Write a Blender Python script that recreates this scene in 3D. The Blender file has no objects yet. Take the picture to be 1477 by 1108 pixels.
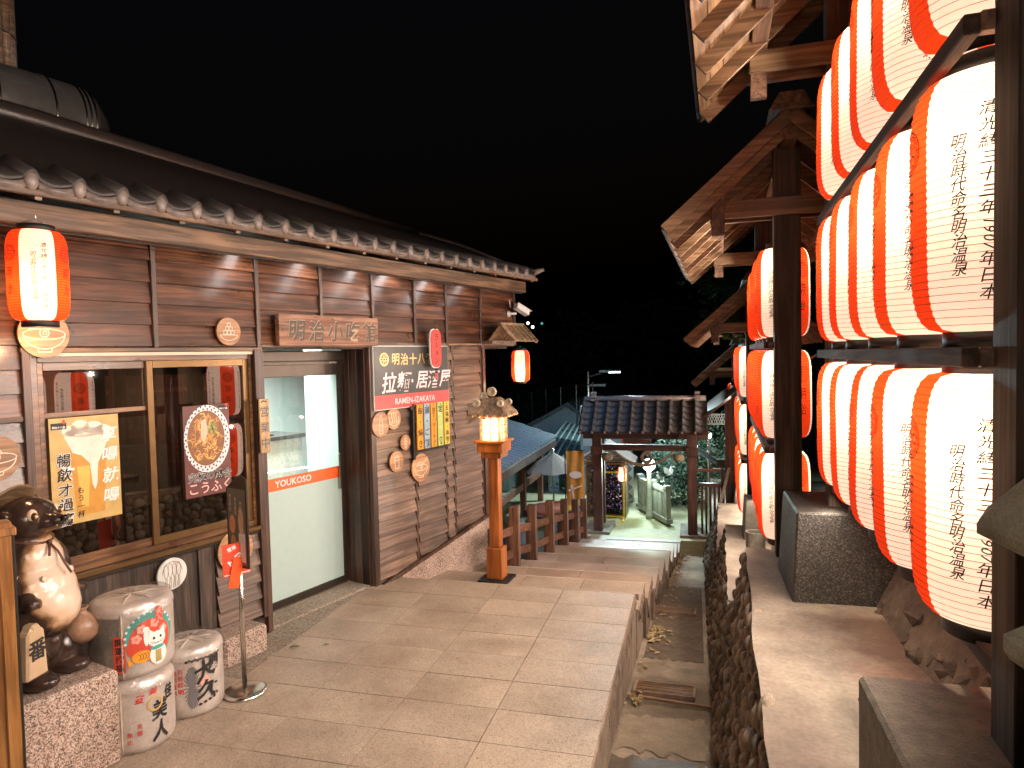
import bpy, bmesh, math, random
from mathutils import Matrix, Vector
random.seed(7)
R = math.radians
sc = bpy.context.scene
col = sc.collection

# ------------------------------------------------------------------ camera
cam_d = bpy.data.cameras.new('camera'); cam = bpy.data.objects.new('camera', cam_d); col.objects.link(cam)
cam_d.sensor_width = 36.0; cam_d.lens = 24.0; cam_d.clip_start = 0.05; cam_d.clip_end = 600
CX = Vector((0.966, 0.2592, -0.0229)); CY = Vector((-0.0109, -0.0465, -0.9989)); CZ = Vector((-0.2604, 0.9649, -0.0409))
CZ.normalize(); CX = (CX - CZ * CX.dot(CZ)).normalized(); CYu = (-CZ).cross(CX)      # right, up, back
m4 = Matrix((( CX.x, CYu.x, -CZ.x, 0), (CX.y, CYu.y, -CZ.y, 0), (CX.z, CYu.z, -CZ.z, 2.2), (0, 0, 0, 1)))
cam.matrix_world = m4
sc.camera = cam

# ------------------------------------------------------------------ night sky, moon, exposure
w = bpy.data.worlds.new('World'); sc.world = w; w.use_nodes = True
nt = w.node_tree; nt.nodes.clear()
sk = nt.nodes.new('ShaderNodeTexSky'); sk.sky_type = 'NISHITA'; sk.sun_disc = False
sk.sun_elevation = R(-3.5); sk.sun_rotation = R(200)
bg = nt.nodes.new('ShaderNodeBackground'); bg.inputs['Strength'].default_value = 0.05
wo = nt.nodes.new('ShaderNodeOutputWorld'); nt.links.new(sk.outputs[0], bg.inputs[0]); nt.links.new(bg.outputs[0], wo.inputs[0])
sun_d = bpy.data.lights.new('moon', 'SUN'); sun_d.energy = 0.004; sun_d.angle = R(0.5); sun_d.color = (0.8, 0.88, 1.0)
sun = bpy.data.objects.new('moon', sun_d); col.objects.link(sun); sun.rotation_euler = (R(40), 0, R(160))
sc.view_settings.view_transform = 'Standard'; sc.view_settings.look = 'None'; sc.view_settings.gamma = 1
sc.view_settings.exposure = 0.15
sc.view_settings.use_curve_mapping = False
sc.render.engine = 'CYCLES'
sc.cycles.use_denoising = True
sc.cycles.max_bounces = 7; sc.cycles.diffuse_bounces = 3; sc.cycles.glossy_bounces = 3; sc.cycles.transmission_bounces = 4
sc.cycles.sample_clamp_indirect = 4.0; sc.cycles.caustics_reflective = False; sc.cycles.caustics_refractive = False

# ------------------------------------------------------------------ materials
def new_mat(name):
    m = bpy.data.materials.new(name); m.use_nodes = True; n = m.node_tree
    return m, n, n.nodes['Principled BSDF']
def ND(n, t, **k):
    x = n.nodes.new(t)
    for a, b in k.items():
        if a.startswith('i_'):
            key = a[2:]; key = int(key) if key.isdigit() else key.replace('_', ' ')
            if hasattr(b, 'is_linked') and hasattr(b, 'node'): n.links.new(b, x.inputs[key])
            else: x.inputs[key].default_value = b
        else: setattr(x, a, b)
    return x
def ramp(n, fac, stops, interp='LINEAR'):
    r = n.nodes.new('ShaderNodeValToRGB'); r.color_ramp.interpolation = interp
    e = r.color_ramp.elements
    while len(e) < len(stops): e.new(0.5)
    for q, (p, c) in zip(e, stops):
        q.position = p; q.color = (*c, 1) if len(c) == 3 else c
    n.links.new(fac, r.inputs[0]); return r.outputs[0]
def coords(n, scale=(1, 1, 1), rnd=True):
    tc = ND(n, 'ShaderNodeTexCoord')
    src = tc.outputs['Object']
    if rnd:
        oi = ND(n, 'ShaderNodeObjectInfo')
        mu = ND(n, 'ShaderNodeMath', operation='MULTIPLY', i_0=oi.outputs['Random'], i_1=37.0)
        va = ND(n, 'ShaderNodeVectorMath', operation='ADD', i_0=src, i_1=mu.outputs[0]); src = va.outputs[0]
    mp = ND(n, 'ShaderNodeMapping', i_Vector=src, i_Scale=scale)
    return mp.outputs[0], src
def tint(n, colr, lo, hi):
    oi = ND(n, 'ShaderNodeObjectInfo')
    mr = ND(n, 'ShaderNodeMapRange', i_0=oi.outputs['Random'], i_3=lo, i_4=hi)
    mx = ND(n, 'ShaderNodeVectorMath', operation='SCALE', i_0=colr, i_Scale=mr.outputs[0])
    return mx.outputs[0]
def bump(n, p, h, strength, dist=0.01):
    b = ND(n, 'ShaderNodeBump', i_Strength=strength, i_Distance=dist, i_Height=h)
    n.links.new(b.outputs[0], p.inputs['Normal'])
def plain(name, c, rough=0.6, metal=0, spec=0.5, emit=0, coat=0, speck=0.12):
    m, n, p = new_mat(name)
    p.inputs['Roughness'].default_value = rough; p.inputs['Metallic'].default_value = metal
    p.inputs['Specular IOR Level'].default_value = spec; p.inputs['Coat Weight'].default_value = coat
    if emit:
        p.inputs['Base Color'].default_value = (*c, 1)
        p.inputs['Emission Color'].default_value = (*c, 1); p.inputs['Emission Strength'].default_value = emit
        return m
    v, s = coords(n, (1, 1, 1))
    no = ND(n, 'ShaderNodeTexNoise', i_Vector=v, i_Scale=14.0, i_Detail=5.0)
    lo = tuple(x * (1 - speck) for x in c); hi = tuple(min(1, x * (1 + speck)) for x in c)
    n.links.new(ramp(n, no.outputs[0], [(0.3, lo), (0.7, hi)]), p.inputs['Base Color'])
    return m
def wood(name, dark, light, axis='x', rough=(0.35, 0.6), coat=0.0, vary=(0.75, 1.2), bstr=0.25, fine=1.0):
    m, n, p = new_mat(name)
    sx = {'x': (1.2, 26, 26), 'y': (26, 1.2, 26), 'z': (26, 26, 1.2)}[axis]
    v, s = coords(n, tuple(q * fine for q in sx))
    w1 = ND(n, 'ShaderNodeTexNoise', i_Vector=v, i_Scale=1.0, i_Detail=7.0, i_Roughness=0.62, i_Distortion=0.8)
    big = ND(n, 'ShaderNodeTexNoise', i_Vector=s, i_Scale=3.0, i_Detail=4.0)
    c = ramp(n, w1.outputs[0], [(0.28, tuple(x * 0.6 for x in dark)), (0.45, dark), (0.62, light), (0.8, tuple(min(1, x * 1.15) for x in light))])
    c2 = ramp(n, big.outputs[0], [(0.3, (0.62, 0.62, 0.62)), (0.7, (1.15, 1.12, 1.1))])
    mx = ND(n, 'ShaderNodeVectorMath', operation='MULTIPLY', i_0=c, i_1=c2)
    n.links.new(tint(n, mx.outputs[0], *vary), p.inputs['Base Color'])
    rr = ND(n, 'ShaderNodeMapRange', i_0=big.outputs[0], i_1=0.3, i_2=0.7, i_3=rough[0], i_4=rough[1])
    n.links.new(rr.outputs[0], p.inputs['Roughness']); p.inputs['Coat Weight'].default_value = coat; p.inputs['Coat Roughness'].default_value = 0.25
    bump(n, p, w1.outputs[0], bstr, 0.004)
    return m
def granite(name, cols, scale=160, rough=0.55, bstr=0.15, vary=(0.9, 1.08)):
    m, n, p = new_mat(name)
    v, s = coords(n)
    vo = ND(n, 'ShaderNodeTexVoronoi', i_Vector=v, i_Scale=float(scale))
    sep = ND(n, 'ShaderNodeSeparateColor', i_0=vo.outputs['Color'])
    k = len(cols); c = ramp(n, sep.outputs[0], [(i / k, q) for i, q in enumerate(cols)], 'CONSTANT')
    big = ND(n, 'ShaderNodeTexNoise', i_Vector=s, i_Scale=2.5, i_Detail=6.0, i_Roughness=0.6)
    c2 = ramp(n, big.outputs[0], [(0.3, (0.78, 0.76, 0.74)), (0.7, (1.08, 1.08, 1.08))])
    mx = ND(n, 'ShaderNodeVectorMath', operation='MULTIPLY', i_0=c, i_1=c2)
    ge = ND(n, 'ShaderNodeNewGeometry'); wn = ND(n, 'ShaderNodeTexNoise', i_Vector=ge.outputs['Position'], i_Scale=1.7, i_Detail=8.0, i_Roughness=0.7, i_Distortion=0.6)
    c3 = ramp(n, wn.outputs[0], [(0.3, (0.74, 0.71, 0.68)), (0.5, (1.0, 0.99, 0.98)), (0.75, (1.1, 1.1, 1.1))])
    mx = ND(n, 'ShaderNodeVectorMath', operation='MULTIPLY', i_0=mx.outputs[0], i_1=c3)
    n.links.new(tint(n, mx.outputs[0], *vary), p.inputs['Base Color'])
    rg = ND(n, 'ShaderNodeMapRange', i_0=wn.outputs[0], i_1=0.3, i_2=0.7, i_3=rough - .14, i_4=rough + .12); n.links.new(rg.outputs[0], p.inputs['Roughness'])
    bump(n, p, vo.outputs['Distance'], bstr, 0.003)
    return m
def stone(name, c1, c2, scale=6, rough=0.85, bstr=0.5, vary=(0.7, 1.25), moss=None, rnd=True):
    m, n, p = new_mat(name)
    v, s = coords(n, rnd=rnd)
    a = ND(n, 'ShaderNodeTexNoise', i_Vector=s, i_Scale=float(scale), i_Detail=9.0, i_Roughness=0.65)
    b = ND(n, 'ShaderNodeTexNoise', i_Vector=s, i_Scale=float(scale) * 12, i_Detail=4.0)
    big = ND(n, 'ShaderNodeTexNoise', i_Vector=s, i_Scale=float(scale) * 0.23, i_Detail=5.0)
    c = ramp(n, a.outputs[0], [(0.25, c1), (0.72, c2)])
    f = ramp(n, b.outputs[0], [(0.3, (0.82, 0.82, 0.82)), (0.7, (1.12, 1.12, 1.12))])
    g = ramp(n, big.outputs[0], [(0.3, moss or (0.75, 0.72, 0.7)), (0.6, (1.1, 1.08, 1.05))])
    mx = ND(n, 'ShaderNodeVectorMath', operation='MULTIPLY', i_0=c, i_1=f)
    mx = ND(n, 'ShaderNodeVectorMath', operation='MULTIPLY', i_0=mx.outputs[0], i_1=g)
    n.links.new(tint(n, mx.outputs[0], *vary) if rnd else mx.outputs[0], p.inputs['Base Color']); p.inputs['Roughness'].default_value = rough
    ad = ND(n, 'ShaderNodeMath', operation='ADD', i_0=a.outputs[0], i_1=b.outputs[0])
    bump(n, p, ad.outputs[0], bstr, 0.008)
    return m
def glass(name, tintc=(1, 1, 1), mixf=0.12, rough=0.01):
    m, n, p = new_mat(name); n.nodes.remove(p)
    t = ND(n, 'ShaderNodeBsdfTransparent', i_Color=(*tintc, 1)); g = ND(n, 'ShaderNodeBsdfGlossy', i_Roughness=rough)
    lw = ND(n, 'ShaderNodeLayerWeight', i_Blend=0.5)
    pw = ND(n, 'ShaderNodeMath', operation='POWER', i_0=lw.outputs['Facing'], i_1=3.2)
    ad = ND(n, 'ShaderNodeMath', operation='ADD', i_0=pw.outputs[0], i_1=mixf)
    mx = ND(n, 'ShaderNodeMixShader', i_0=ad.outputs[0], i_1=t.outputs[0], i_2=g.outputs[0])
    n.links.new(mx.outputs[0], n.nodes['Material Output'].inputs[0]); return m
def paper(name, c, emis, trans=0.55):
    m, n, p = new_mat(name); n.nodes.remove(p)
    v, s = coords(n, rnd=False)
    no = ND(n, 'ShaderNodeTexNoise', i_Vector=s, i_Scale=30.0, i_Detail=4.0)
    cc = ramp(n, no.outputs[0], [(0.3, tuple(x * 0.9 for x in c)), (0.7, c)])
    d = ND(n, 'ShaderNodeBsdfDiffuse', i_Color=cc); t = ND(n, 'ShaderNodeBsdfTranslucent', i_Color=cc)
    mx = ND(n, 'ShaderNodeMixShader', i_0=trans, i_1=d.outputs[0], i_2=t.outputs[0])
    e = ND(n, 'ShaderNodeEmission', i_Color=cc, i_Strength=emis)
    ad = ND(n, 'ShaderNodeAddShader', i_0=mx.outputs[0], i_1=e.outputs[0])
    n.links.new(ad.outputs[0], n.nodes['Material Output'].inputs[0])
    m.cycles.emission_sampling = 'NONE'
    return m

# ------------------------------------------------------------------ mesh builder
_tc = {}
def glyphs(s, size, bold=0.0, shear=0.0):
    key = (s, bold, shear)
    if key not in _tc:
        cu = bpy.data.curves.new('lettering', 'FONT'); cu.body = s; cu.size = 1; cu.resolution_u = 2; cu.offset = bold; cu.shear = shear
        cu.align_x = 'CENTER'
        o = bpy.data.objects.new('lettering', cu); col.objects.link(o)
        dg = bpy.context.evaluated_depsgraph_get(); dg.update()
        me = bpy.data.meshes.new_from_object(o.evaluated_get(dg))
        bm = bmesh.new(); bm.from_mesh(me); bmesh.ops.triangulate(bm, faces=bm.faces)
        vs = [(v.co.x, v.co.y) for v in bm.verts]; fs = [[v.index for v in f.verts] for f in bm.faces]
        if vs:
            x0, x1 = min(v[0] for v in vs), max(v[0] for v in vs); y0, y1 = min(v[1] for v in vs), max(v[1] for v in vs)
            vs = [(v[0] - (x0 + x1) / 2, v[1] - (y0 + y1) / 2) for v in vs]
        bm.free(); bpy.data.objects.remove(o); bpy.data.curves.remove(cu); bpy.data.meshes.remove(me)
        _tc[key] = (vs, fs)
    vs, fs = _tc[key]
    return [(x * size, y * size) for x, y in vs], fs

class MB:
    def __init__(s): s.v = []; s.f = []; s.m = []
    def add(s, vs, fs, m=0, M=None):
        b = len(s.v)
        s.v += [tuple(M @ Vector(v)) for v in vs] if M is not None else [tuple(v) for v in vs]
        for f in fs: s.f.append([b + i for i in f]); s.m.append(m)
        return s
    def box(s, x0, x1, y0, y1, z0, z1, m=0, M=None):
        v = [(x0, y0, z0), (x1, y0, z0), (x1, y1, z0), (x0, y1, z0), (x0, y0, z1), (x1, y0, z1), (x1, y1, z1), (x0, y1, z1)]
        return s.add(v, [(0, 3, 2, 1), (4, 5, 6, 7), (0, 1, 5, 4), (1, 2, 6, 5), (2, 3, 7, 6), (3, 0, 4, 7)], m, M)
    def beam(s, a, b, wdt, hgt, m=0, up=(0, 0, 1)):
        a = Vector(a); b = Vector(b); d = (b - a); L = d.length; d.normalize(); up = Vector(up)
        x = d; y = up.cross(x)
        if y.length < 1e-4: y = Vector((0, 1, 0)).cross(x)
        y.normalize(); z = x.cross(y)
        M = Matrix((( x.x, y.x, z.x, a.x), (x.y, y.y, z.y, a.y), (x.z, y.z, z.z, a.z), (0, 0, 0, 1)))
        return s.box(0, L, -wdt / 2, wdt / 2, -hgt / 2, hgt / 2, m, M)
    def prism(s, pts, y0, y1, m=0, M=None):           # pts in x,z ; extruded along y
        k = len(pts); v = [(x, y0, z) for x, z in pts] + [(x, y1, z) for x, z in pts]
        f = [tuple(range(k)), tuple(range(2 * k - 1, k - 1, -1))] + [(i, i + k, (i + 1) % k + k, (i + 1) % k) for i in range(k)]
        return s.add(v, f, m, M)
    def plate(s, pts, y, m=0, M=None):                # flat face in x,z
        return s.add([(x, y, z) for x, z in pts], [tuple(range(len(pts)))], m, M)
    def rect(s, x0, x1, z0, z1, y=0, m=0): return s.plate([(x0, z0), (x1, z0), (x1, z1), (x0, z1)], y, m)
    def disc(s, x, z, rx, rz=None, y=0, m=0, n=28, a0=0, a1=360):
        rz = rz or rx; full = abs(a1 - a0) >= 360
        p = [(x + rx * math.cos(R(a0 + (a1 - a0) * i / n)), z + rz * math.sin(R(a0 + (a1 - a0) * i / n))) for i in range(n + (0 if full else 1))]
        return s.plate(p, y, m)
    def ring(s, x, z, r, t, y=0, m=0, n=32, rz=None, a0=0, a1=360):
        rz = rz or r; v = []; 
        for i in range(n + 1):
            a = R(a0 + (a1 - a0) * i / n); v += [(x + r * math.cos(a), y, z + rz * math.sin(a)), (x + (r - t) * math.cos(a), y, z + (rz - t) * math.sin(a))]
        return s.add(v, [(2 * i, 2 * i + 2, 2 * i + 3, 2 * i + 1) for i in range(n)], m)
    def line(s, pts, t, y=0, m=0):
        for (xa, za), (xb, zb) in zip(pts, pts[1:]):
            dx, dz = xb - xa, zb - za; L = math.hypot(dx, dz) or 1; nx, nz = -dz / L * t / 2, dx / L * t / 2
            ex, ez = dx / L * t * .3, dz / L * t * .3
            s.add([(xa + nx - ex, y, za + nz - ez), (xb + nx + ex, y, zb + nz + ez), (xb - nx + ex, y, zb - nz + ez), (xa - nx - ex, y, za - nz - ez)], [(0, 3, 2, 1)], m)
        return s
    def lathe(s, prof, n=24, m=0, M=None, a0=0, a1=360, cap=True, mf=None):
        full = abs(a1 - a0) >= 360; nn = n if full else n + 1; v = []
        for r, z in prof:
            for i in range(nn):
                a = R(a0 + (a1 - a0) * i / n); v.append((-math.sin(a) * r, -math.cos(a) * r, z))
        b = len(s.v); s.v += [tuple(M @ Vector(q)) for q in v] if M is not None else v
        for j in range(len(prof) - 1):
            for i in range(n):
                i2 = (i + 1) % nn
                s.f.append([b + j * nn + i, b + (j + 1) * nn + i, b + (j + 1) * nn + i2, b + j * nn + i2]); s.m.append(mf(i, j) if mf else m)
        if cap and full:
            s.f.append([b + i for i in range(n)]); s.m.append(m)
            s.f.append([b + (len(prof) - 1) * nn + i for i in range(n - 1, -1, -1)]); s.m.append(m)
        return s
    def tube(s, pts, r, n=8, m=0, closed=False):
        P = [Vector(p) for p in pts]; rings = []; rr = r if isinstance(r, (list, tuple)) else [r] * len(P)
        prev = None
        for i, p in enumerate(P):
            d = (P[min(i + 1, len(P) - 1)] - P[max(i - 1, 0)]).normalized()
            up = prev if prev is not None else (Vector((0, 0, 1)) if abs(d.z) < .9 else Vector((1, 0, 0)))
            x = (up - d * up.dot(d)); x = x.normalized() if x.length > 1e-5 else d.orthogonal().normalized()
            prev = x; y = d.cross(x)
            rings.append([tuple(p + (x * math.cos(2 * math.pi * k / n) + y * math.sin(2 * math.pi * k / n)) * rr[i]) for k in range(n)])
        b = len(s.v)
        for q in rings: s.v += q
        for i in range(len(P) - 1):
            for k in range(n):
                k2 = (k + 1) % n; s.f.append([b + i * n + k, b + i * n + k2, b + (i + 1) * n + k2, b + (i + 1) * n + k]); s.m.append(m)
        s.f.append([b + k for k in range(n - 1, -1, -1)]); s.m.append(m)
        s.f.append([b + (len(P) - 1) * n + k for k in range(n)]); s.m.append(m)
        return s
    def ball(s, c, r, m=0, seg=12, rings=8, M=None):
        rx, ry, rz = r if isinstance(r, (list, tuple)) else (r, r, r)
        v = []; 
        for j in range(rings + 1):
            t = math.pi * j / rings
            for i in range(seg):
                a = 2 * math.pi * i / seg; v.append((c[0] + rx * math.sin(t) * math.cos(a), c[1] + ry * math.sin(t) * math.sin(a), c[2] + rz * math.cos(t)))
        f = [(j * seg + i, (j + 1) * seg + i, (j + 1) * seg + (i + 1) % seg, j * seg + (i + 1) % seg) for j in range(rings) for i in range(seg)]
        return s.add(v, f, m, M)
    def text(s, t, x, z, size, y=0, m=0, rot=0, bold=0.0, shear=0.0, sx=1.0):
        vs, fs = glyphs(t, size, bold, shear); c, q = math.cos(R(rot)), math.sin(R(rot))
        return s.add([(x + (a * sx) * c - b * q, y, z + (a * sx) * q + b * c) for a, b in vs], fs, m)
    def vtext(s, t, x, z, size, pitch=None, y=0, m=0, bold=0.0, shear=0.0, sx=1.0):   # top to bottom, z = centre of first
        pitch = pitch or size * 1.08
        for i, ch in enumerate(t):
            if ch == ' ': continue
            s.text(ch, x, z - i * pitch, size, y, m, 90 if ch in 'ー～' else (-90 if ch.isdigit() else 0), bold, shear, sx)
        return s
    def wrap(s, rf, phi0=0.0, cut=0.02, off=0.0):
        bm = bmesh.new(); vs = [bm.verts.new(v) for v in s.v]
        for f, m in zip(s.f, s.m):
            try: q = bm.faces.new([vs[i] for i in f]); q.material_index = m
            except Exception: pass
        xs = [v[0] for v in s.v]; x = math.floor(min(xs) / cut) * cut
        zs = [v[2] for v in s.v]
        while x < max(xs):
            bmesh.ops.bisect_plane(bm, geom=bm.verts[:] + bm.edges[:] + bm.faces[:], plane_co=(x, 0, 0), plane_no=(1, 0, 0)); x += cut
        z = math.floor(min(zs) / cut) * cut
        while z < max(zs):
            bmesh.ops.bisect_plane(bm, geom=bm.verts[:] + bm.edges[:] + bm.faces[:], plane_co=(0, 0, z), plane_no=(0, 0, 1)); z += cut
        R0 = rf(0)
        bm.verts.index_update()
        s.v = []
        for v in bm.verts:
            x, y, z = v.co; a = phi0 - x / R0; r = rf(z) + off - y
            s.v.append((-math.sin(a) * r, -math.cos(a) * r, z))
        s.f = [[v.index for v in f.verts] for f in bm.faces]; s.m = [f.material_index for f in bm.faces]
        bm.free(); return s
    def mesh(s, name, mats, smooth=False):
        me = bpy.data.meshes.new(name); me.from_pydata(s.v, [], s.f)
        for m in (mats if isinstance(mats, (list, tuple)) else [mats]): me.materials.append(m)
        me.polygons.foreach_set('material_index', s.m)
        if smooth: me.polygons.foreach_set('use_smooth', [True] * len(s.f))
        me.update(); return me
    def build(s, name, mats, parent=None, smooth=False, bevel=0, loc=None, rz=0, label=None):
        o = bpy.data.objects.new(name, s.mesh(name, mats, smooth)); col.objects.link(o)
        if parent: o.parent = parent
        if loc: o.location = loc
        if rz: o.rotation_euler.z = rz
        if bevel:
            b = o.modifiers.new('bevel', 'BEVEL'); b.width = bevel; b.segments = 1; b.limit_method = 'ANGLE'
        if label: o['label'] = label
        return o
def thing(name, label, cat, loc=(0, 0, 0), rz=0, group=None, kind=None):
    o = bpy.data.objects.new(name, None); col.objects.link(o); o.empty_display_size = .1
    o.location = loc; o.rotation_euler = (0, 0, rz); tag(o, label, cat, group, kind); return o
def tag(o, label=None, cat=None, group=None, kind=None):
    for k, v in (('label', label), ('category', cat), ('group', group), ('kind', kind)):
        if v: o[k] = v
    return o
def inst(me, name, parent=None, loc=(0, 0, 0), rot=(0, 0, 0), scale=(1, 1, 1)):
    o = bpy.data.objects.new(name, me); col.objects.link(o)
    if parent: o.parent = parent
    o.location = loc; o.rotation_euler = rot; o.scale = scale; return o
def dup(root, loc=None, rz=None, label=None, scale=None, group=None):
    r = root.copy(); col.objects.link(r)
    if loc is not None: r.location = loc
    if rz is not None: r.rotation_euler = (0, 0, rz)
    if scale: r.scale = scale
    if label: r['label'] = label
    if group: r['group'] = group
    for c in list(root.children):
        k = c.copy(); col.objects.link(k); k.parent = r
        for g in c.children:
            q = g.copy(); col.objects.link(q); q.parent = k
    return r
def lamp(kind, name, loc, energy, color, parent=None, size=0.05, rot=None, size_y=None, target=None):
    d = bpy.data.lights.new(name, kind); d.energy = energy; d.color = color
    if kind == 'POINT': d.shadow_soft_size = size
    if kind == 'AREA':
        d.size = size
        if size_y: d.shape = 'RECTANGLE'; d.size_y = size_y
    o = bpy.data.objects.new(name, d); col.objects.link(o); o.location = loc
    if parent: o.parent = parent
    if rot: o.rotation_euler = rot
    if target is not None: o.rotation_euler = (Vector(target) - Vector(loc)).to_track_quat('-Z', 'Y').to_euler()
    return o

# frame of the left building: s along the facade, d inwards, z up
BO = Vector((-3.065, 5.916, 0)); BTH = R(90 - 15.9)
BU = Vector((math.cos(BTH), math.sin(BTH), 0)); BD = Vector((-math.sin(BTH), math.cos(BTH), 0))
def Bw(s, d, z): return BO + BU * s + BD * d + Vector((0, 0, z))
# ------------------------------------------------------------------ material set
W_BOARD = wood('stained_siding', (0.058, 0.022, 0.011), (0.165, 0.066, 0.032), 'x', (0.25, 0.48), 0.25, (0.7, 1.35), 0.45)
W_BOARD_OLD = wood('weathered_siding', (0.105, 0.060, 0.040), (0.23, 0.142, 0.098), 'x', (0.4, 0.6), 0.1, (0.75, 1.3), 0.4)
W_BATTEN = wood('batten_wood', (0.045, 0.022, 0.014), (0.12, 0.06, 0.038), 'z', (0.35, 0.5), 0.2)
W_BEAM = wood('eaves_beam_wood', (0.11, 0.06, 0.034), (0.30, 0.175, 0.10), 'x', (0.4, 0.6), 0.1)
W_BEAMY = wood('rack_beam_wood', (0.10, 0.052, 0.032), (0.25, 0.14, 0.085), 'y', (0.4, 0.6), 0.1)
W_BEAMX = wood('rack_tie_wood', (0.17, 0.095, 0.048), (0.36, 0.22, 0.12), 'x', (0.4, 0.6), 0.1)
W_PLANK = wood('roof_plank_wood', (0.22, 0.125, 0.06), (0.44, 0.28, 0.15), 'y', (0.4, 0.6), 0.1)
W_POST = wood('post_wood', (0.045, 0.03, 0.022), (0.13, 0.085, 0.062), 'z', (0.6, 0.8), 0.0, bstr=0.5)
W_RAIL = wood('rail_wood', (0.05, 0.03, 0.02), (0.12, 0.075, 0.05), 'y', (0.75, 0.9), 0.0)
W_RED = wood('gate_wood', (0.05, 0.020, 0.014), (0.11, 0.045, 0.030), 'z', (0.4, 0.6), 0.15)
W_REDX = wood('gate_beam_wood', (0.05, 0.020, 0.014), (0.11, 0.045, 0.030), 'x', (0.4, 0.6), 0.15)
W_ORANGE = wood('orange_post_wood', (0.33, 0.085, 0.012), (0.52, 0.16, 0.03), 'z', (0.3, 0.45), 0.3)
W_FENCE = wood('fence_wood', (0.12, 0.050, 0.028), (0.24, 0.11, 0.058), 'z', (0.5, 0.7), 0.05)
W_FENCEX = wood('fence_rail_wood', (0.12, 0.050, 0.028), (0.24, 0.11, 0.058), 'x', (0.5, 0.7), 0.05)
W_SIGN = wood('carved_sign_wood', (0.17, 0.07, 0.038), (0.36, 0.18, 0.11), 'x', (0.5, 0.7), 0.05, (0.95, 1.05), 0.3)
W_PALE = wood('pale_wood', (0.45, 0.27, 0.12), (0.68, 0.45, 0.22), 'z', (0.5, 0.6), 0.1, (0.9, 1.1), 0.2)
W_DISC = wood('plaque_wood', (0.36, 0.18, 0.085), (0.55, 0.30, 0.16), 'x', (0.45, 0.6), 0.1, (0.85, 1.2), 0.15)
W_WIN = wood('window_frame_wood', (0.13, 0.055, 0.022), (0.30, 0.145, 0.06), 'x', (0.25, 0.4), 0.4)
BRASS = plain('golden_bronze_frame', (0.19, 0.105, 0.042), 0.3, 0.6)
BRONZE = plain('dark_bronze_frame', (0.055, 0.042, 0.032), 0.32, 0.6)
M_TILE = plain('roof_tile_clay', (0.21, 0.165, 0.145), 0.36, 0, 0.5, 0, 0.2, 0.3)
M_TILE_D = plain('dark_roof_clay', (0.028, 0.022, 0.020), 0.5, 0, 0.5)
M_ROOFDARK = plain('dark_metal_roof', (0.05, 0.037, 0.032), 0.33, 0.3)
M_STEEL = plain('brushed_steel', (0.62, 0.58, 0.52), 0.22, 1.0, speck=0.05)
M_DUCT = plain('galvanised_duct', (0.30, 0.27, 0.25), 0.38, 0.75)
M_BLACK = plain('matte_black', (0.012, 0.011, 0.011), 0.55)
M_INK = plain('black_ink', (0.015, 0.012, 0.012), 0.7)
M_WHITE = plain('white_paint', (0.78, 0.76, 0.73), 0.5, speck=0.03)
M_CREAM = plain('cream_paint', (0.70, 0.55, 0.42), 0.5, speck=0.05)
M_GOLD = plain('gold_leaf', (0.75, 0.50, 0.20), 0.35, 0.5)
M_PINKW = plain('pale_pink_letters', (0.82, 0.66, 0.68), 0.5)
M_RED = plain('red_paint', (0.62, 0.035, 0.02), 0.4)
M_ROSE = plain('rose_red_band', (0.60, 0.07, 0.07), 0.45)
M_SIGNBLK = plain('charcoal_sign_face', (0.055, 0.052, 0.048), 0.30, 0, 0.5)
M_ORANGE = plain('orange_paint', (0.80, 0.32, 0.03), 0.5)
M_BLUEB = plain('pale_blue_paint', (0.30, 0.42, 0.55), 0.5)
M_LIME = plain('lime_green_paint', (0.52, 0.62, 0.20), 0.5)
M_YELLOW = plain('yellow_paint', (0.72, 0.50, 0.05), 0.5)
M_TEALP = plain('teal_paint', (0.05, 0.36, 0.32), 0.5)
PAVER = granite('pink_granite_paver', [(0.42, 0.325, 0.25), (0.355, 0.27, 0.205), (0.46, 0.365, 0.285), (0.39, 0.30, 0.23), (0.26, 0.195, 0.145), (0.43, 0.33, 0.255)], 190, 0.5, 0.1, (0.94, 1.04))
PAVER2 = granite('mauve_granite_paver', [(0.40, 0.30, 0.255), (0.34, 0.26, 0.22), (0.43, 0.33, 0.28), (0.29, 0.22, 0.185)], 190, 0.5, 0.1, (0.92, 1.06))
PAVER3 = granite('russet_granite_paver', [(0.40, 0.285, 0.215), (0.34, 0.24, 0.18), (0.43, 0.315, 0.24), (0.28, 0.195, 0.145)], 190, 0.5, 0.1, (0.92, 1.06))
NOSE = stone('pale_nosing', (0.40, 0.31, 0.25), (0.52, 0.42, 0.35), 9)  # edge strips in a paler tone than the treads
GROUT = stone('grout', (0.08, 0.055, 0.04), (0.13, 0.095, 0.07), 9)
APRON = granite('exposed_aggregate', [(0.34, 0.28, 0.22), (0.24, 0.19, 0.15), (0.42, 0.35, 0.28), (0.16, 0.12, 0.10), (0.30, 0.25, 0.2)], 120, 0.8, 0.4)
GRANW = granite('speckled_pink_granite', [(0.50, 0.36, 0.29), (0.62, 0.50, 0.43), (0.24, 0.15, 0.12), (0.42, 0.28, 0.22), (0.10, 0.065, 0.05), (0.56, 0.44, 0.37)], 165, 0.6, 0.25, (0.97, 1.03))
CONC = stone('worn_concrete', (0.22, 0.175, 0.138), (0.45, 0.385, 0.31), 3.6, 0.7, 0.35, moss=(0.42, 0.32, 0.27), rnd=False)
CONC_D = granite('dark_speckled_concrete', [(0.030, 0.025, 0.020), (0.055, 0.045, 0.038), (0.022, 0.018, 0.015), (0.07, 0.06, 0.05), (0.035, 0.03, 0.025), (0.12, 0.105, 0.085)], 150, 0.6, 0.8)
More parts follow.
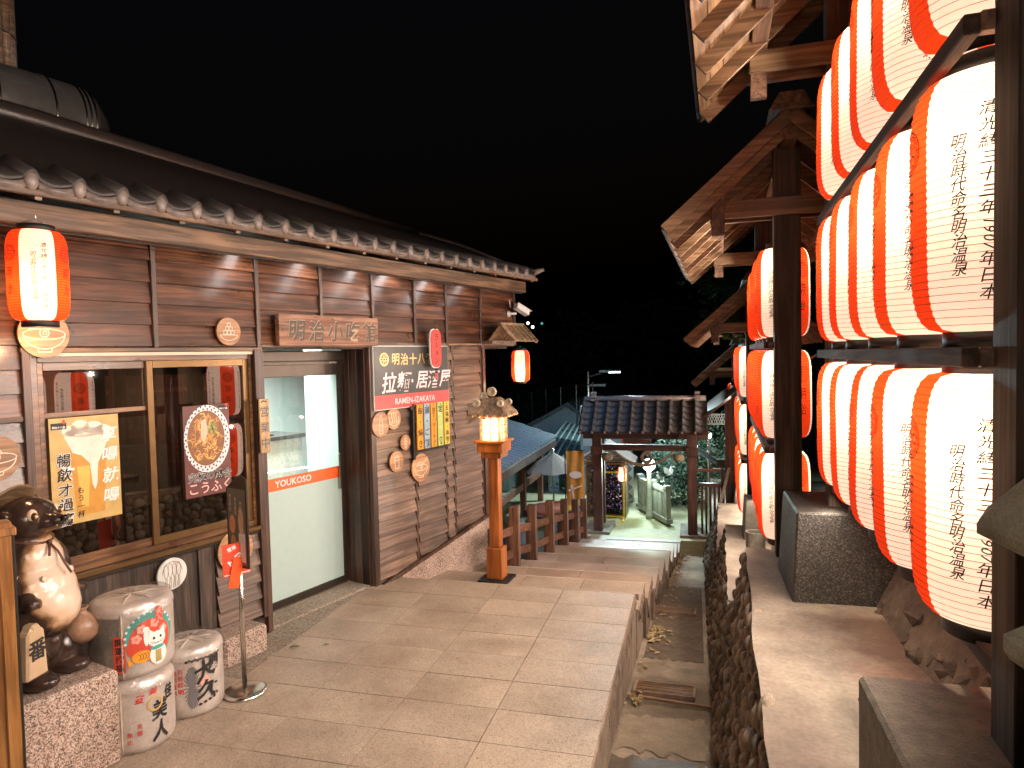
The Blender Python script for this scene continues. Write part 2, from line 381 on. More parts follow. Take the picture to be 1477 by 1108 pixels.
CONC_F = stone('footing_concrete', (0.12, 0.105, 0.085), (0.28, 0.25, 0.20), 16, 0.75, 0.9)
DITCH = stone('ditch_concrete', (0.17, 0.135, 0.10), (0.40, 0.325, 0.24), 4.5, 0.85, 0.8, moss=(0.45, 0.40, 0.33), rnd=False)
DITCH_L = stone('pale_mortar_patch', (0.24, 0.18, 0.12), (0.42, 0.33, 0.23), 7, 0.85, 0.8)
DRIP = stone('dripped_cement', (0.12, 0.085, 0.06), (0.30, 0.22, 0.16), 6, 0.8, 0.8)
COBBLE = stone('river_stone', (0.15, 0.12, 0.09), (0.38, 0.31, 0.235), 9, 0.92, 0.35, (0.5, 1.4))
COBBLE_R = stone('reddish_rubble', (0.10, 0.065, 0.045), (0.27, 0.18, 0.13), 14, 0.75, 0.9, (0.6, 1.35))
MORTAR = stone('dark_mortar', (0.07, 0.055, 0.042), (0.18, 0.145, 0.11), 9)  # the mortar's own dark colour
GREYST = stone('grey_green_stone', (0.22, 0.24, 0.19), (0.44, 0.46, 0.38), 16, 0.8, 0.7, (0.95, 1.05))
PLAZA = stone('plaza_floor', (0.26, 0.27, 0.16), (0.46, 0.47, 0.30), 1.3, 0.7, 0.2, rnd=False)
LEAF = plain('dead_leaf', (0.30, 0.21, 0.09), 0.6, speck=0.4)
SOIL = stone('night_ground', (0.02, 0.02, 0.018), (0.06, 0.055, 0.045), 1.0, 0.9, 0.4, rnd=False)

# dark damp stain with reddish rim on the near terrace
n = CONC.node_tree; p = n.nodes['Principled BSDF']; old = p.inputs['Base Color'].links[0].from_socket
tcn = ND(n, 'ShaderNodeTexCoord'); nz = ND(n, 'ShaderNodeTexNoise', i_Vector=tcn.outputs['Object'], i_Scale=3.2, i_Detail=7.0, i_Roughness=0.65)
def stain(old, cx, cy, sx, sy, colr, lo, hi):
    mp = ND(n, 'ShaderNodeVectorMath', operation='SUBTRACT', i_0=tcn.outputs['Object'], i_1=(cx, cy, 0.7)); m2 = ND(n, 'ShaderNodeVectorMath', operation='MULTIPLY', i_0=mp.outputs[0], i_1=(1 / sx, 1 / sy, 0.2))
    ln = ND(n, 'ShaderNodeVectorMath', operation='LENGTH', i_0=m2.outputs[0]); ad = ND(n, 'ShaderNodeMath', operation='MULTIPLY_ADD', i_0=nz.outputs[0], i_1=1.6, i_2=ln.outputs['Value'])
    f = ND(n, 'ShaderNodeMapRange', i_0=ad.outputs[0], i_1=lo, i_2=hi); mx = ND(n, 'ShaderNodeMix', data_type='RGBA')
    dk = ND(n, 'ShaderNodeVectorMath', operation='MULTIPLY', i_0=old, i_1=colr)
    n.links.new(f.outputs[0], mx.inputs[0]); n.links.new(dk.outputs[0], mx.inputs[6]); n.links.new(old, mx.inputs[7]); return mx.outputs[2]
c_ = stain(old, 1.0, 3.6, .34, .9, (.95, .72, .66), 1.2, 1.9)
c_ = stain(c_, .90, 3.95, .40, .55, (.34, .28, .25), 1.2, 1.95)
c_ = stain(c_, .62, 2.9, .12, 1.1, (.72, .74, .70), 1.0, 1.7)
n.links.new(c_, p.inputs['Base Color'])
# ------------------------------------------------------------------ ground
g = MB()
NX, NY = 40, 60
for j in range(NY + 1):
    for i in range(NX + 1):
        x = -60 + 120 * i / NX; y = -12 + 130 * j / NY
        z = -2.3 - 0.02 * max(0, y - 14) + (0.9 * max(0, abs(x) - 14) * .25) + 0.25 * math.sin(x * .7) * math.sin(y * .5)
        g.v.append((x, y, z))
for j in range(NY):
    for i in range(NX):
        a = j * (NX + 1) + i; g.f.append((a, a + 1, a + NX + 2, a + NX + 1)); g.m.append(0)
o = g.build('ground', SOIL, smooth=True); tag(o, kind='structure')

# upper pavement: bed + every paver slab
pav = MB(); pav.box(-4.6, -0.585, -3.0, 6.235, -0.9, -0.012)
pavement = pav.build('pavement', GROUT); tag(pavement, kind='structure')
sl = MB().box(-.3082, .3082, -.1835, .1835, -.03, 0).mesh('paver_slab', PAVER)
rows = [4.0 + .3725 * k for k in range(-18, 7)]
for y0 in rows:
    for k in range(5 if y0 > 4.6 else 7):
        x0 = -0.60 - .6225 * (k + 1)
        if y0 + .3725 > 6.3: continue
        if k >= 5 and y0 > 3.3: continue
        if k >= 4 and y0 > 3.9: continue
        hw = 1.0 if k else 1.06
        o = inst(sl, 'paver', pavement, (x0 + .311 + (0.0185 if k == 0 else 0), y0 + .186, -.001 + random.uniform(-.0012, .0012)), (random.uniform(-.0012, .0012), random.uniform(-.001, .001), 0), (hw, 1, 1))
edge = MB().box(-3.1, -.53, 6.235, 6.262, -.06, -0.001); edge.build('nosing', PAVER, pavement)
side = MB()
# cement face of the pavement towards the ditch, with dripped runs
side.box(-.59, -.556, -3.0, 6.235, -1.3, -.012); side.build('cement_face', DRIP, pavement)
ap = MB().box(-4.4, -3.09, 3.9, 7.2, -.3, -.006); o = ap.build('apron', APRON); tag(o, kind='structure')

# stairs
SY = [6.25, 6.985, 7.72, 8.475, 9.35, 10.27, 11.0, 11.8, 12.55]
SL = [-3.4, -3.1, -2.22, -2.24, -2.15, -2.07, -1.99, -1.93]
def XR(y): return -0.56 + 0.04 * (y - 6.25)
stairs = thing('stairs', None, None, (0, 0, 0), kind='structure')
for k in range(8):
    y0, y1 = SY[k], SY[k + 1]; z = -.15 * (k + 1); xl = SL[k]; xr = XR(y1)
    b = MB().box(xl, xr - .02, y0 - .02, y1 - .012, -2.4, z - .024); b.build('step_body', DRIP, stairs)
    MB().box(xl, xr + .004, y1 + .008, y1 + .026, z - .05, z + .001).build('nosing', NOSE, stairs)
    n = max(2, round((xr - xl) / .62)); off = random.uniform(-.2, .2) if k else 0
    xs = [xl] + [xl + (i + .5 + off * .5) * (xr - xl) / n for i in range(n)] + [xr]
    xs = [xl] + [xr - .62 * i - (.18 if k % 2 else 0) for i in range(n, 0, -1) if xr - .62 * i > xl + .1] + [xr]
    for a, c in zip(xs, xs[1:]):
        t = MB().box(-(c - a) / 2 + .003, (c - a) / 2 - .003, -(y1 - y0) / 2 + .002, (y1 - y0) / 2 + .012, -.026, 0)
        t.build('tread_slab', (PAVER, PAVER3, PAVER2, PAVER2, PAVER, PAVER3, PAVER2, PAVER)[k], stairs, loc=((a + c) / 2, (y0 + y1) / 2, z + random.uniform(-.001, .001)))
# cement drips hanging off the stair ends into the ditch
dr = MB()
for k in range(-1, 8):
    y1 = SY[k + 1]; y0 = SY[k] if k >= 0 else 4.2; z = -.15 * (k + 1)
    nn = 9 if k >= 0 else 26
    for i in range(nn):
        y = y0 + (y1 - y0) * (i + random.random()) / nn; x = XR(y1) if k >= 0 else -.558
        L = random.uniform(.04, .26); r0 = random.uniform(.006, .013)
        dr.tube([(x - .006, y, z - .035), (x + random.uniform(-.002, .004), y, z - .035 - L * .5), (x - .003, y + random.uniform(-.01, .01), z - .035 - L)], [r0, r0 * .8, .003], 5)
o = dr.build('cement_drips', DRIP, stairs, smooth=True); o['kind'] = 'stuff'

# ditch floor: sloping sheet with patches
def DZ(y): return -.40 - .13 * (y - 4.6) if y < 13 else -1.49
d = MB(); ys = [-3 + .25 * i for i in range(66)]
for y in ys:
    for i in range(7):
        x = -.72 + .98 * i / 6; d.v.append((x, y, DZ(y) + random.uniform(-.002, .002)))
for j in range(len(ys) - 1):
    for i in range(6): a = j * 7 + i; d.f.append((a, a + 1, a + 8, a + 7)); d.m.append(0)
ditch = d.build('ditch_floor', DITCH, smooth=True); tag(ditch, kind='structure')
def patch(name, mat, y0, y1, x0, x1, up=.006, jag=.05):
    p = MB(); n = 14
    top = [(x0 + (x1 - x0) * i / n, y1 + random.uniform(-jag, jag)) for i in range(n + 1)]
    bot = [(x0 + (x1 - x0) * i / n, y0 + random.uniform(-jag, jag)) for i in range(n + 1)]
    for (xa, ya), (xb, yb) in zip(bot, top): p.v += [(xa, ya, DZ(ya) + up), (xb, yb, DZ(yb) + up)]
    for i in range(n): p.f.append((2 * i, 2 * i + 2, 2 * i + 3, 2 * i + 1)); p.m.append(0)
    return p.build(name, mat, ditch)
patch('mortar_patch', DITCH_L, 4.35, 4.95, -.54, .03)
patch('damp_patch', stone('damp_concrete', (0.05, 0.04, 0.03), (0.12, 0.09, 0.065), 6, 0.5), 3.2, 4.25, -.55, .04)
patch('silt_patch', stone('silt', (0.07, 0.048, 0.03), (0.17, 0.12, 0.08), 12, 0.9), 6.3, 9.6, -.5, .04, .004)
for (y, lab, n, zr) in ((5.45, 'wooden slat drain grate nearest in the ditch, with a leaf beside it', 9, 0), (8.1, 'wooden drain grate farther down the ditch', 7, 0)):
    t = thing('drain_grate', lab, 'drain grate', (-.27, y, DZ(y) + .02), 0, 'drain grates in the ditch'); t.rotation_euler = (-.13, 0, -.03)
    f = MB(); 
    for a in ((-.24, -.22, -.13, .13), (.22, .24, -.13, .13), (-.22, .22, -.13, -.115), (-.22, .22, .115, .13)): f.box(a[0], a[1], a[2], a[3], -.012, .02)
    f.build('frame', COBBLE_R, t)
    for k in range(n): MB().box(-.218, .218, -.0045, .0045, -.008, .014).build('slat', W_BEAMX, t, loc=(0, -.1 + .2 * k / (n - 1), 0))
wt = MB().box(-.3, .3, -.012, .012, -.01, .01); o = wt.build('loose_batten', W_BEAMX, loc=(-.15, 5.2, DZ(5.2) + .03), rz=-.09); tag(o, 'thin wooden batten lying across the ditch in front of the nearer grate', 'batten')
tw = MB(); rt = random.Random(5)
for i in range(60):
    x, y = rt.uniform(-2.9, -.7), rt.uniform(1.5, 6.1); a = rt.uniform(0, 6.3); L = rt.uniform(.01, .035)
    if rt.random() < .35: tw.tube([(x, y, .003), (x + L * math.cos(a), y + L * math.sin(a), .004)], .0012, 4)
    else: tw.box(x, x + rt.uniform(.004, .01), y, y + rt.uniform(.004, .01), 0, .003)
o = tw.build('paving_litter', LEAF); tag(o, kind='stuff')
lf = MB()
def leaf(mb, x, y, z, s, a, curl=.3):
    c, q = math.cos(a), math.sin(a); P = [(-1, 0, .0), (-.3, .38, curl), (.5, .3, curl * .8), (1, 0, .1), (.5, -.3, curl * .8), (-.3, -.38, curl)]
    mb.add([(x + s * (u * c - v * q), y + s * (u * q + v * c), z + s * h) for u, v, h in P], [(0, 1, 2, 3), (0, 3, 4, 5)])
for i in range(230):
    y = random.choice([random.uniform(5, 12.5), random.uniform(6.8, 7.4), random.uniform(10, 12.3)]); x = XR(y) + .03 + abs(random.gauss(0, .1))
    if x < .1: leaf(lf, x, y, DZ(y) + .015, random.uniform(.018, .04), random.uniform(0, 6.3))
for i in range(26): leaf(lf, -.48 + random.gauss(0, .03), 5.2 + random.gauss(0, .04), DZ(5.2) + .03, random.uniform(.02, .035), random.uniform(0, 6.3))
for i in range(50):
    x, y = random.uniform(-.5, .05), random.uniform(5, 12); lf.tube([(x, y, DZ(y) + .015), (x + random.uniform(-.06, .06), y + random.uniform(-.03, .03), DZ(y) + .02)], .002, 4)
o = lf.build('fallen_leaves', LEAF); tag(o, kind='stuff')
for (x, y) in ((-3.0, 4.53), (-2.78, 4.62)):
    q = MB(); leaf(q, 0, 0, .006, .045 if x < -2.9 else .025, .3); o = q.build('fallen_leaf', plain('green_leaf', (0.13, 0.16, 0.04), 0.6), loc=(x, y, 0))
    tag(o, 'larger green-brown leaf lying against the granite plinth' if x < -2.9 else 'small curled leaf on the paving slabs', 'leaf')

# ------------------------------------------------------------------ terraces and cobble retaining wall
def TX(y): return .237 + .047 * (y - 2.46)       # street edge of the top
TER = [(-2.0, 5.78, .78, .60), (5.78, 9.2, .05, -.05), (9.2, 12.6, -.45, -.5), (12.6, 17.5, -.9, -.95)]
def BXw(y): return .09                             # foot of the wall
for (y0, y1, z0, z1) in TER:
    t = MB(); n = 26
    for j in range(n + 1):
        y = y0 + (y1 - y0) * j / n; z = z0 + (z1 - z0) * j / n; zz = DZ(y) ; fr = (z - zz) / (.68 - DZ(2.5)) if z > zz else 0
        xe = BXw(y) + (TX(y) - BXw(y)) * max(.2, (z - zz) / (.66 - zz)) + random.uniform(-.012, .012)
        t.v += [(BXw(y) + .05, y, DZ(y) - .2), (xe + .0, y, z - .045), (xe - .012, y, z + .004 + random.uniform(-.004, .004)), (xe + .12, y, z), (xe + .45, y, z + random.uniform(-.01, .01)), (3.2, y, z)]
    for j in range(n):
        for i in range(5): a = j * 6 + i; t.f.append((a, a + 1, a + 7, a + 6)); t.m.append(1 if i == 0 else 0)
    k0 = 0; t.f.append((5, 4, 3, 2, 1, 0)); t.m.append(1); b = n * 6; t.f.append((b, b + 1, b + 2, b + 3, b + 4, b + 5)); t.m.append(0)
    o = t.build('terrace', [CONC, MORTAR]); tag(o, kind='structure')
# stones of the wall
def blob(seed, fl=.5, rough=.18, sub=2):
    r = random.Random(seed); bm = bmesh.new(); bmesh.ops.create_icosphere(bm, subdivisions=sub, radius=1)
    k = [Vector((r.uniform(-1, 1), r.uniform(-1, 1), r.uniform(-1, 1))) for _ in range(5)]
    for v in bm.verts:
        s = 1 + sum(rough * math.sin(2.3 * v.co.dot(q) + i) for i, q in enumerate(k)) * .5
        v.co = v.co * s; v.co.x *= fl
    me = bpy.data.meshes.new('stone'); bm.to_mesh(me); bm.free()
    me.polygons.foreach_set('use_smooth', [True] * len(me.polygons)); return me
SM = [blob(i, .72, .18) for i in range(6)]
for me in SM: me.materials.append(COBBLE)
wall = thing('retaining_wall', 'wall of rounded river stones set in mortar along the right side of the ditch', 'retaining wall', (.1, 3, 0))
cnt = 0; big = MB(); cand = []
for ti, (y0, y1, z0, z1) in enumerate(TER[:3]):
    y = max(y0, .6)
    while y < y1:
        zt = z0 + (z1 - z0) * (y - y0) / (y1 - y0); zb = DZ(y); z = zb
        while z < zt - .075:
            s = random.uniform(.042, .068); fr = (z - zb) / (.66 - zb)
            cand.append((y, z + s * .6, BXw(y) + (TX(y) - BXw(y)) * fr, s)); z += s * 1.6
        y += .105 if y < 7.5 else .13
cand = [c for c in cand if c[0] > 2.2]
cand.sort(key=lambda c: c[0])
for i, (y, z, x, s) in enumerate(cand):
    y += random.uniform(-.035, .035); rot = (random.uniform(-.9, .9), random.uniform(-.1, .2), random.uniform(-.1, .1)); sc_ = (s * random.uniform(.7, 1.1), s * random.uniform(.85, 1.2), s * random.uniform(.75, 1.05))
    x += .030
    if i < 295:
        inst(random.choice(SM), 'stone', wall, (x - .1, y - 3, z), rot, sc_)
    else:
        M = Matrix.Translation((x - .1, y - 3, z)) @ Matrix.Rotation(rot[0], 4, 'X') @ Matrix.Diagonal((*sc_, 1))
        me = SM[i % 6]; big.add([v.co[:] for v in me.vertices], [tuple(p.vertices) for p in me.polygons], 0, M)
o = big.build('stonework', COBBLE, wall, smooth=True); o['kind'] = 'stuff'

# rubble bank behind the terrace
bk = MB(); n = 16
for j in range(n + 1):
    y = 1.2 + 4.4 * j / n; xb = 1.02 + .02 * j / n
    for (dx, z) in ((0, .62), (.12, .85), (.3, 1.12), (.6, 1.3), (2.4, 1.45)): bk.v.append((xb + dx + random.uniform(-.02, .02), y, z + random.uniform(-.03, .03)))
for j in range(n):
    for i in range(4): a = j * 5 + i; bk.f.append((a, a + 1, a + 6, a + 5)); bk.m.append(0)
bank = bk.build('rubble_bank', stone('bank_earth', (0.05, 0.032, 0.022), (0.15, 0.10, 0.07), 12, 0.9, 1.0)); tag(bank, kind='structure')
SR = [blob(20 + i, .75, .36, 1) for i in range(5)]
for me in SR:
    me.materials.append(COBBLE_R); me.polygons.foreach_set('use_smooth', [False] * len(me.polygons))
for i in range(120):
    y = random.uniform(2.0, 4.6); t = random.random(); x = 1.04 + .36 * t; z = .63 + .5 * t; s = random.uniform(.03, .062)
    inst(random.choice(SR), 'rubble_stone', bank, (x, y, z), (random.uniform(-3, 3), random.uniform(-3, 3), random.uniform(-3, 3)), (s, s * random.uniform(.8, 1.2), s))
# bent wire on the terrace
wr = MB(); P = []
for i in range(22):
    a = i / 21; P.append((.95 - .30 * a - .1 * math.sin(a * 3.1), 3.35 - .02 * a - .36 * max(0, a - .45) * 1.6, .745 + .008 * math.sin(a * 9)))
pts = [(.86, 3.12), (.80, 3.115), (.72, 3.10), (.655, 3.08), (.63, 3.02), (.635, 2.95), (.66, 2.88), (.70, 2.83), (.755, 2.80), (.80, 2.79)]
wr.tube([(x, y, .755) for x, y in pts], .0035, 5)
o = wr.build('bent_wire', M_BLACK, smooth=True); tag(o, 'bent black wire lying on the concrete terrace', 'wire')
# ------------------------------------------------------------------ left building
BLD = thing('ramen_restaurant', 'brown clapboard restaurant with tiled eaves along the left of the pavement', 'restaurant', tuple(BO), BTH)
ROW = .145
NAIL_PTS = []
def boards(s0, s1, z0, z1, mat=None, d=0, tilt=.028):
    """one clapboard object per row between two battens"""
    nrow = max(1, round((z1 - z0) / ROW)); h = (z1 - z0) / nrow
    for k in range(nrow):
        z = z0 + k * h; L = s1 - s0; hw = L / 2
        t = tilt * random.uniform(.8, 1.2); th = .014
        b = MB()
        a = .05 * random.uniform(-.05, .05)
        zz = h + .02
        b.add([(-hw, -t - .004, -.004), (hw, -t - .004 + a, -.004), (hw, -t + th, -.004), (-hw, -t + th, -.004), (-hw, -.006, zz), (hw, -.006, zz), (hw, th - .004, zz), (-hw, th - .004, zz)],
              [(0, 3, 2, 1), (4, 5, 6, 7), (0, 1, 5, 4), (1, 2, 6, 5), (2, 3, 7, 6), (3, 0, 4, 7)])
        o = b.build('clapboard', mat or W_BOARD, BLD, bevel=.002, loc=((s0 + s1) / 2, d, z + random.uniform(-.003, .003)))
        o.rotation_euler.y = random.uniform(-.0025, .0025)
        for sx in (s0 + .03, s1 - .03): NAIL_PTS.append((sx + random.uniform(-.006, .006), d - t * .55 - .004, z + h * .38 + random.uniform(-.01, .01)))
NAILS = MB()
def batten(s, z0, z1, wd=.036, d0=-.036, d1=.01, mat=None, nm='batten'):
    MB().box(-wd / 2, wd / 2, d0, d1, 0, z1 - z0).build(nm, mat or W_BATTEN, BLD, bevel=.003, loc=(s, 0, z0))
# backing walls (window and door openings left free)
bw = MB()
for (s0, s1, z0, z1) in ((-6, -2.9, 0, 3.12), (-2.9, -1.24, 2.27, 3.12), (-2.9, -1.24, 0, .88), (-1.24, -1.16, 0, 3.12), (-1.16, .02, 2.3, 3.12), (.02, 2.0, -1.4, 3.12), (2.0, 2.78, 2.36, 3.12)):
    bw.box(s0, s1, .012, .1, z0, z1)
bw.box(1.96, 2.02, .1, 5.6, -1.4, 2.35); bw.box(2.74, 2.8, .1, 5.6, 2.3, 3.2); bw.box(2.02, 2.74, .1, 5.6, 2.3, 2.36)
bw.build('wall', W_POST, BLD)
up = [(-6, -4.5), (-4.5, -3.6), (-3.6, -2.892), (-2.856, -2.083), (-2.047, -1.231), (-1.195, -.556), (-.52, .103), (.139, .739), (.775, 1.291), (1.327, 1.983), (2.019, 2.76)]
for s0, s1 in up: boards(s0, s1, 2.33 if s0 > -2.9 else 1.9, 3.06)
for s in (-2.874, -2.065, -1.213, -.538, .121, .757, 1.309, 2.001): batten(s, 2.31, 3.06, .036, -.045)
batten(2.785, 2.34, 3.06, .05, -.045); batten(-3.6, 0, 3.06)
for s0, s1 in ((-4.5, -3.6), (-3.6, -2.892)): boards(s0, s1, .2, 1.9)
batten(-2.874, 0, 2.31, .045, -.05)
# under the window
boards(-2.85, -2.13, .15, .84, d=.10); boards(-2.10, -1.80, .15, .84, W_BOARD_OLD, d=.08); boards(-1.66, -1.275, .18, .86, W_BOARD_OLD, tilt=.04)
batten(-2.115, .1, .84, .03, .02, .1); batten(-1.73, .0, .86, .13, -.01, .03, W_POST, 'dark_post')
batten(-1.25, .15, 2.3, .05, -.06, .1); batten(-1.19, 0, 2.3, .05, -.03, .3, None, 'door_post')
# right of the door: jamb boards, siding under the ramen sign
jb = MB().box(-.012, .012, 0, .30, -.15, 2.33)
for k in range(3): MB().box(-.01, .01, .002, .096, -.15, 2.32).build('jamb_board', W_BATTEN, BLD, bevel=.003, loc=(.03, .01 + .098 * k, 0))
batten(.075, -.15, 2.34, .07, -.045, .02, None, 'corner_trim')
for s0, s1, zb0, zb1 in ((.115, .70, .0, .08), (.738, 1.228, .09, .16), (1.262, 1.388, .17, .2), (1.424, 1.975, .2, .30)):
    zb = (zb0 + zb1) / 2; boards(s0, s1, zb, 2.32, W_BOARD_OLD, tilt=.036)
for s in (.719, 1.245, 1.406, 1.99): batten(s, .08 if s < 1 else .2, 2.33, .034, -.028)
batten(2.03, .28, 2.36, .05, -.05, .05, None, 'corner_post')
cap = MB().beam((.1, -.05, -.02), (2.04, -.05, .275), .05, .035); cap.build('sill_batten', W_BATTEN, BLD, bevel=.003)
# horizontal trim
for (s0, s1, z, hh, dd) in ((-2.9, -1.19, 2.285, .03, -.05), (-1.2, .1, 2.315, .03, -.05), (.1, 2.8, 2.335, .025, -.04), (-6, -2.9, 1.88, .03, -.045)):
    MB().box(s0, s1, dd, .01, z, z + hh).build('ledge', W_BEAM, BLD, bevel=.003)
# granite plinths
pl = MB(); pl.prism([(.36, -.6), (2.05, -1.5), (2.05, .265), (.9, .09), (.36, -.005)], -.075, .01); pl.build('plinth', GRANW, BLD, bevel=.006)
pl = MB(); pl.box(-1.80, -1.42, -.28, .012, -.02, .20); pl.build('plinth', GRANW, BLD, bevel=.02)
# eaves: beam, rafters, fascia, tiles
MB().box(-6, 2.72, -.26, -.17, 3.0, 3.135).build('eaves_beam', W_BEAM, BLD, bevel=.006)
MB().box(-6, 2.74, -.17, .02, 3.065, 3.085).build('soffit', W_BATTEN, BLD)
MB().box(-6, 2.6, -.50, -.47, 3.118, 3.15).build('fascia', W_BEAM, BLD, bevel=.003)
s = -5.9
while s < 2.6:
    MB().beam((s, -.48, 3.125), (s, 0.25, 3.32), .035, .05).build('rafter', W_BEAM, BLD); s += .42
slope = math.atan2(.86, 1.75)
rp = MB()
E0, E1 = (-.47, 3.165), (1.2, 4.0)
rp.add([(-6, E0[0], E0[1]), (2.62, E0[0], E0[1]), (2.62, 1.15, 3.80), (-2.2, 1.15, 4.02), (-6, 1.15, 4.1), (-6, 5, 3.0), (2.62, 5, 3.0)], [(4, 3, 2, 6, 5)])
n = 16
b0 = len(rp.v)
for i in range(n + 1):
    u = i / n; y = -.20 + 1.35 * u
    for sx in range(9):
        s_ = -6 + 8.62 * sx / 8; zr = 3.80 + .24 * max(0, min(1, (2.62 - s_) / 4.8)); zb = 3.30
        rp.v.append((s_, y, zb + (zr - zb) * (u * .55 + .45 * math.sin(u * math.pi / 2))))
for i in range(n):
    for sx in range(8): a = b0 + i * 9 + sx; rp.f.append((a, a + 1, a + 10, a + 9)); rp.m.append(0)
rp.add([(-6, -.47, 3.165), (2.62, -.47, 3.165), (2.62, -.2, 3.30), (-6, -.2, 3.30)], [(0, 1, 2, 3)])
rp.add([(2.62, E0[0], E0[1] - .02), (2.62, 1.15, 3.80), (2.62, 5, 3.0)], [(0, 1, 2)])
rp.build('roof_deck', M_ROOFDARK, BLD, True)
# pan-and-roll tile
def tile_mesh(wd=.24, ln=.30, mat=M_TILE):
    t = MB(); prof = []
    for i in range(13):
        u = i / 12; x = u * wd
        if u < .34: a = math.pi * (u / .34); prof.append((x, .045 * math.sin(a) + .012))
        else: a = (u - .34) / .66; prof.append((x, .012 - .02 * math.sin(math.pi * a)))
    for y, dz in ((0, .022), (ln, .0)):
        for x, z in prof: t.v.append((x, y, z + dz))
    for x, z in prof: t.v.append((x, 0, z + .022 - .022))
    n = len(prof)
    for i in range(n - 1): t.f.append((i, i + 1, n + i + 1, n + i)); t.m.append(0); t.f.append((2 * n + i, 2 * n + i + 1, i + 1, i)); t.m.append(0)
    return t.mesh('roof_tile', mat, True)
TM = tile_mesh(); TMD = tile_mesh(mat=M_TILE_D)
capm = MB(); capm.ball((0, 0, 0), (.039, .028, .056), 0, 14, 10); CAPM = capm.mesh('eaves_tile_cap', M_TILE, True)
fr = MB(); pts = []
for i in range(9): u = i / 8; pts.append((u * .18, -.012 - .022 * math.sin(math.pi * u)))
fr.prism([(x, z + .022) for x, z in pts] + [(x, z - .022) for x, z in reversed(pts)], -.006, .012); FRM = fr.mesh('eaves_tile_front', M_TILE, True)
k = 0; s = -5.46
rx = math.atan2(4.0 - 3.165, 1.62)
while s < 2.42:
    inst(CAPM, 'eaves_tile', BLD, (s + .041, -.50, 3.195), (0, 0, 0)); inst(FRM, 'eaves_tile', BLD, (s + .075, -.50, 3.185))
    slp = (3.80 + .22 * max(0, min(1, (2.62 - s) / 4.8)) - 3.165) / 1.62; rx = math.atan(slp)
    for r in range(1):
        yy = -.50 + r * .26; inst(TMD, 'roof_tile', BLD, (s, yy, 3.185 + (yy + .5) * slp), (rx, 0, 0))
    s += .2415
# ridge roll, corner ornament
rd = MB(); rd.tube([(-6, 1.15, 4.12), (-2.2, 1.15, 4.05), (.4, 1.15, 3.92), (2.3, 1.15, 3.80)], .085, 12); rd.build('ridge', M_ROOFDARK, BLD, True)
rd = MB(); rd.tube([(2.3, 1.15, 3.82), (2.55, .6, 3.62), (2.62, 0, 3.36), (2.64, -.42, 3.23), (2.66, -.55, 3.26)], [.07, .06, .05, .045, .02], 8); rd.build('hip_ridge', M_TILE, BLD, True)
# higher back roof and duct
MB().tube([(-6, 2.4, 4.45), (-2.6, 2.4, 4.42), (-1.3, 2.2, 4.33)], .12, 12).build('rear_ridge', M_ROOFDARK, BLD, True)
dc = thing('roof_duct', 'big galvanised ventilation duct lying on the roof ridge at upper left', 'duct', tuple(Bw(-1.95, 1.8, 4.27)), BTH)
du = MB(); du.lathe([(.0, -1.2), (.36, -1.2), (.36, .35)], 32, 0, Matrix.Rotation(R(90), 4, 'Y')); du.build('pipe', M_DUCT, dc, True)
for x in (-.35, .05, .28, .32, .36): 
    q = MB(); q.lathe([(.355, -.012), (.375, 0), (.355, .012)], 32, 0, Matrix.Translation((x, 0, 0)) @ Matrix.Rotation(R(90), 4, 'Y'), cap=False); q.build('hoop', M_STEEL, dc, True)
q = MB(); q.lathe([(.36, .35), (.33, .42), (.2, .55), (.02, .66)], 24, 0, Matrix.Rotation(R(90), 4, 'Y')); q.build('cowl', M_ROOFDARK, dc, True)
# bamboo clad column at the left edge
bc = thing('bamboo_clad_column', 'tall column clad in split bamboo at the top left corner', 'column', tuple(Bw(-2.12, 2.4, 4.3)), BTH)
for i in range(20):
    a = math.pi * 2 * i / 20; MB().tube([(.3 * math.cos(a), .3 * math.sin(a), 0), (.3 * math.cos(a), .3 * math.sin(a), 2.2)], .046, 6).build('bamboo_strip', W_PALE if 0 else W_ORANGE if 0 else W_BEAM, bc, True)
for z in (.35, .75, 1.15, 1.55): q = MB(); q.lathe([(.345, z - .006), (.352, z), (.345, z + .006)], 24, cap=False); q.build('binding', M_BLACK, bc)

# window
win = thing('x', None, None); win.name = 'window'; win.parent = BLD
f = MB()
for (a, b, c, e) in ((-2.85, -2.80, .90, 2.27), (-1.30, -1.262, .90, 2.27), (-2.80, -1.30, 2.225, 2.27), (-2.80, -1.30, .90, .945)): f.box(a, b, -.012, .075, c, e)
f.build('frame', W_WIN, win, bevel=.003)
MB().box(-2.87, -1.25, -.06, .04, .868, .898).build('sill', BRASS, win, bevel=.003)
MB().box(-2.87, -1.25, -.045, .03, .84, .866).build('lower_sill', BRONZE, win, bevel=.003)
MB().box(-2.87, -1.262, -.035, .0, 2.262, 2.284).build('head_strip', M_CREAM, win)
for (a, b, y) in ((-2.80, -2.045, .03), (-2.12, -1.30, .008)):
    q = MB(); 
    for (s0, s1, z0, z1) in ((a, a + .045, .945, 2.225), (b - .045, b, .945, 2.225), (a + .045, b - .045, 2.175, 2.225), (a + .045, b - .045, .945, .995)): q.box(s0, s1, y - .008, y + .012, z0, z1)
    if y > .02: q.box(a + .045, b - .045, y - .006, y + .01, 1.885, 1.915)
    q.build('sash', BRASS if y < .02 else W_WIN, win, bevel=.002)
    MB().box(a + .035, b - .035, y, y + .004, .985, 2.19).build('pane', glass('window_glass' + str(y), (.9, .88, .85), .42), win)
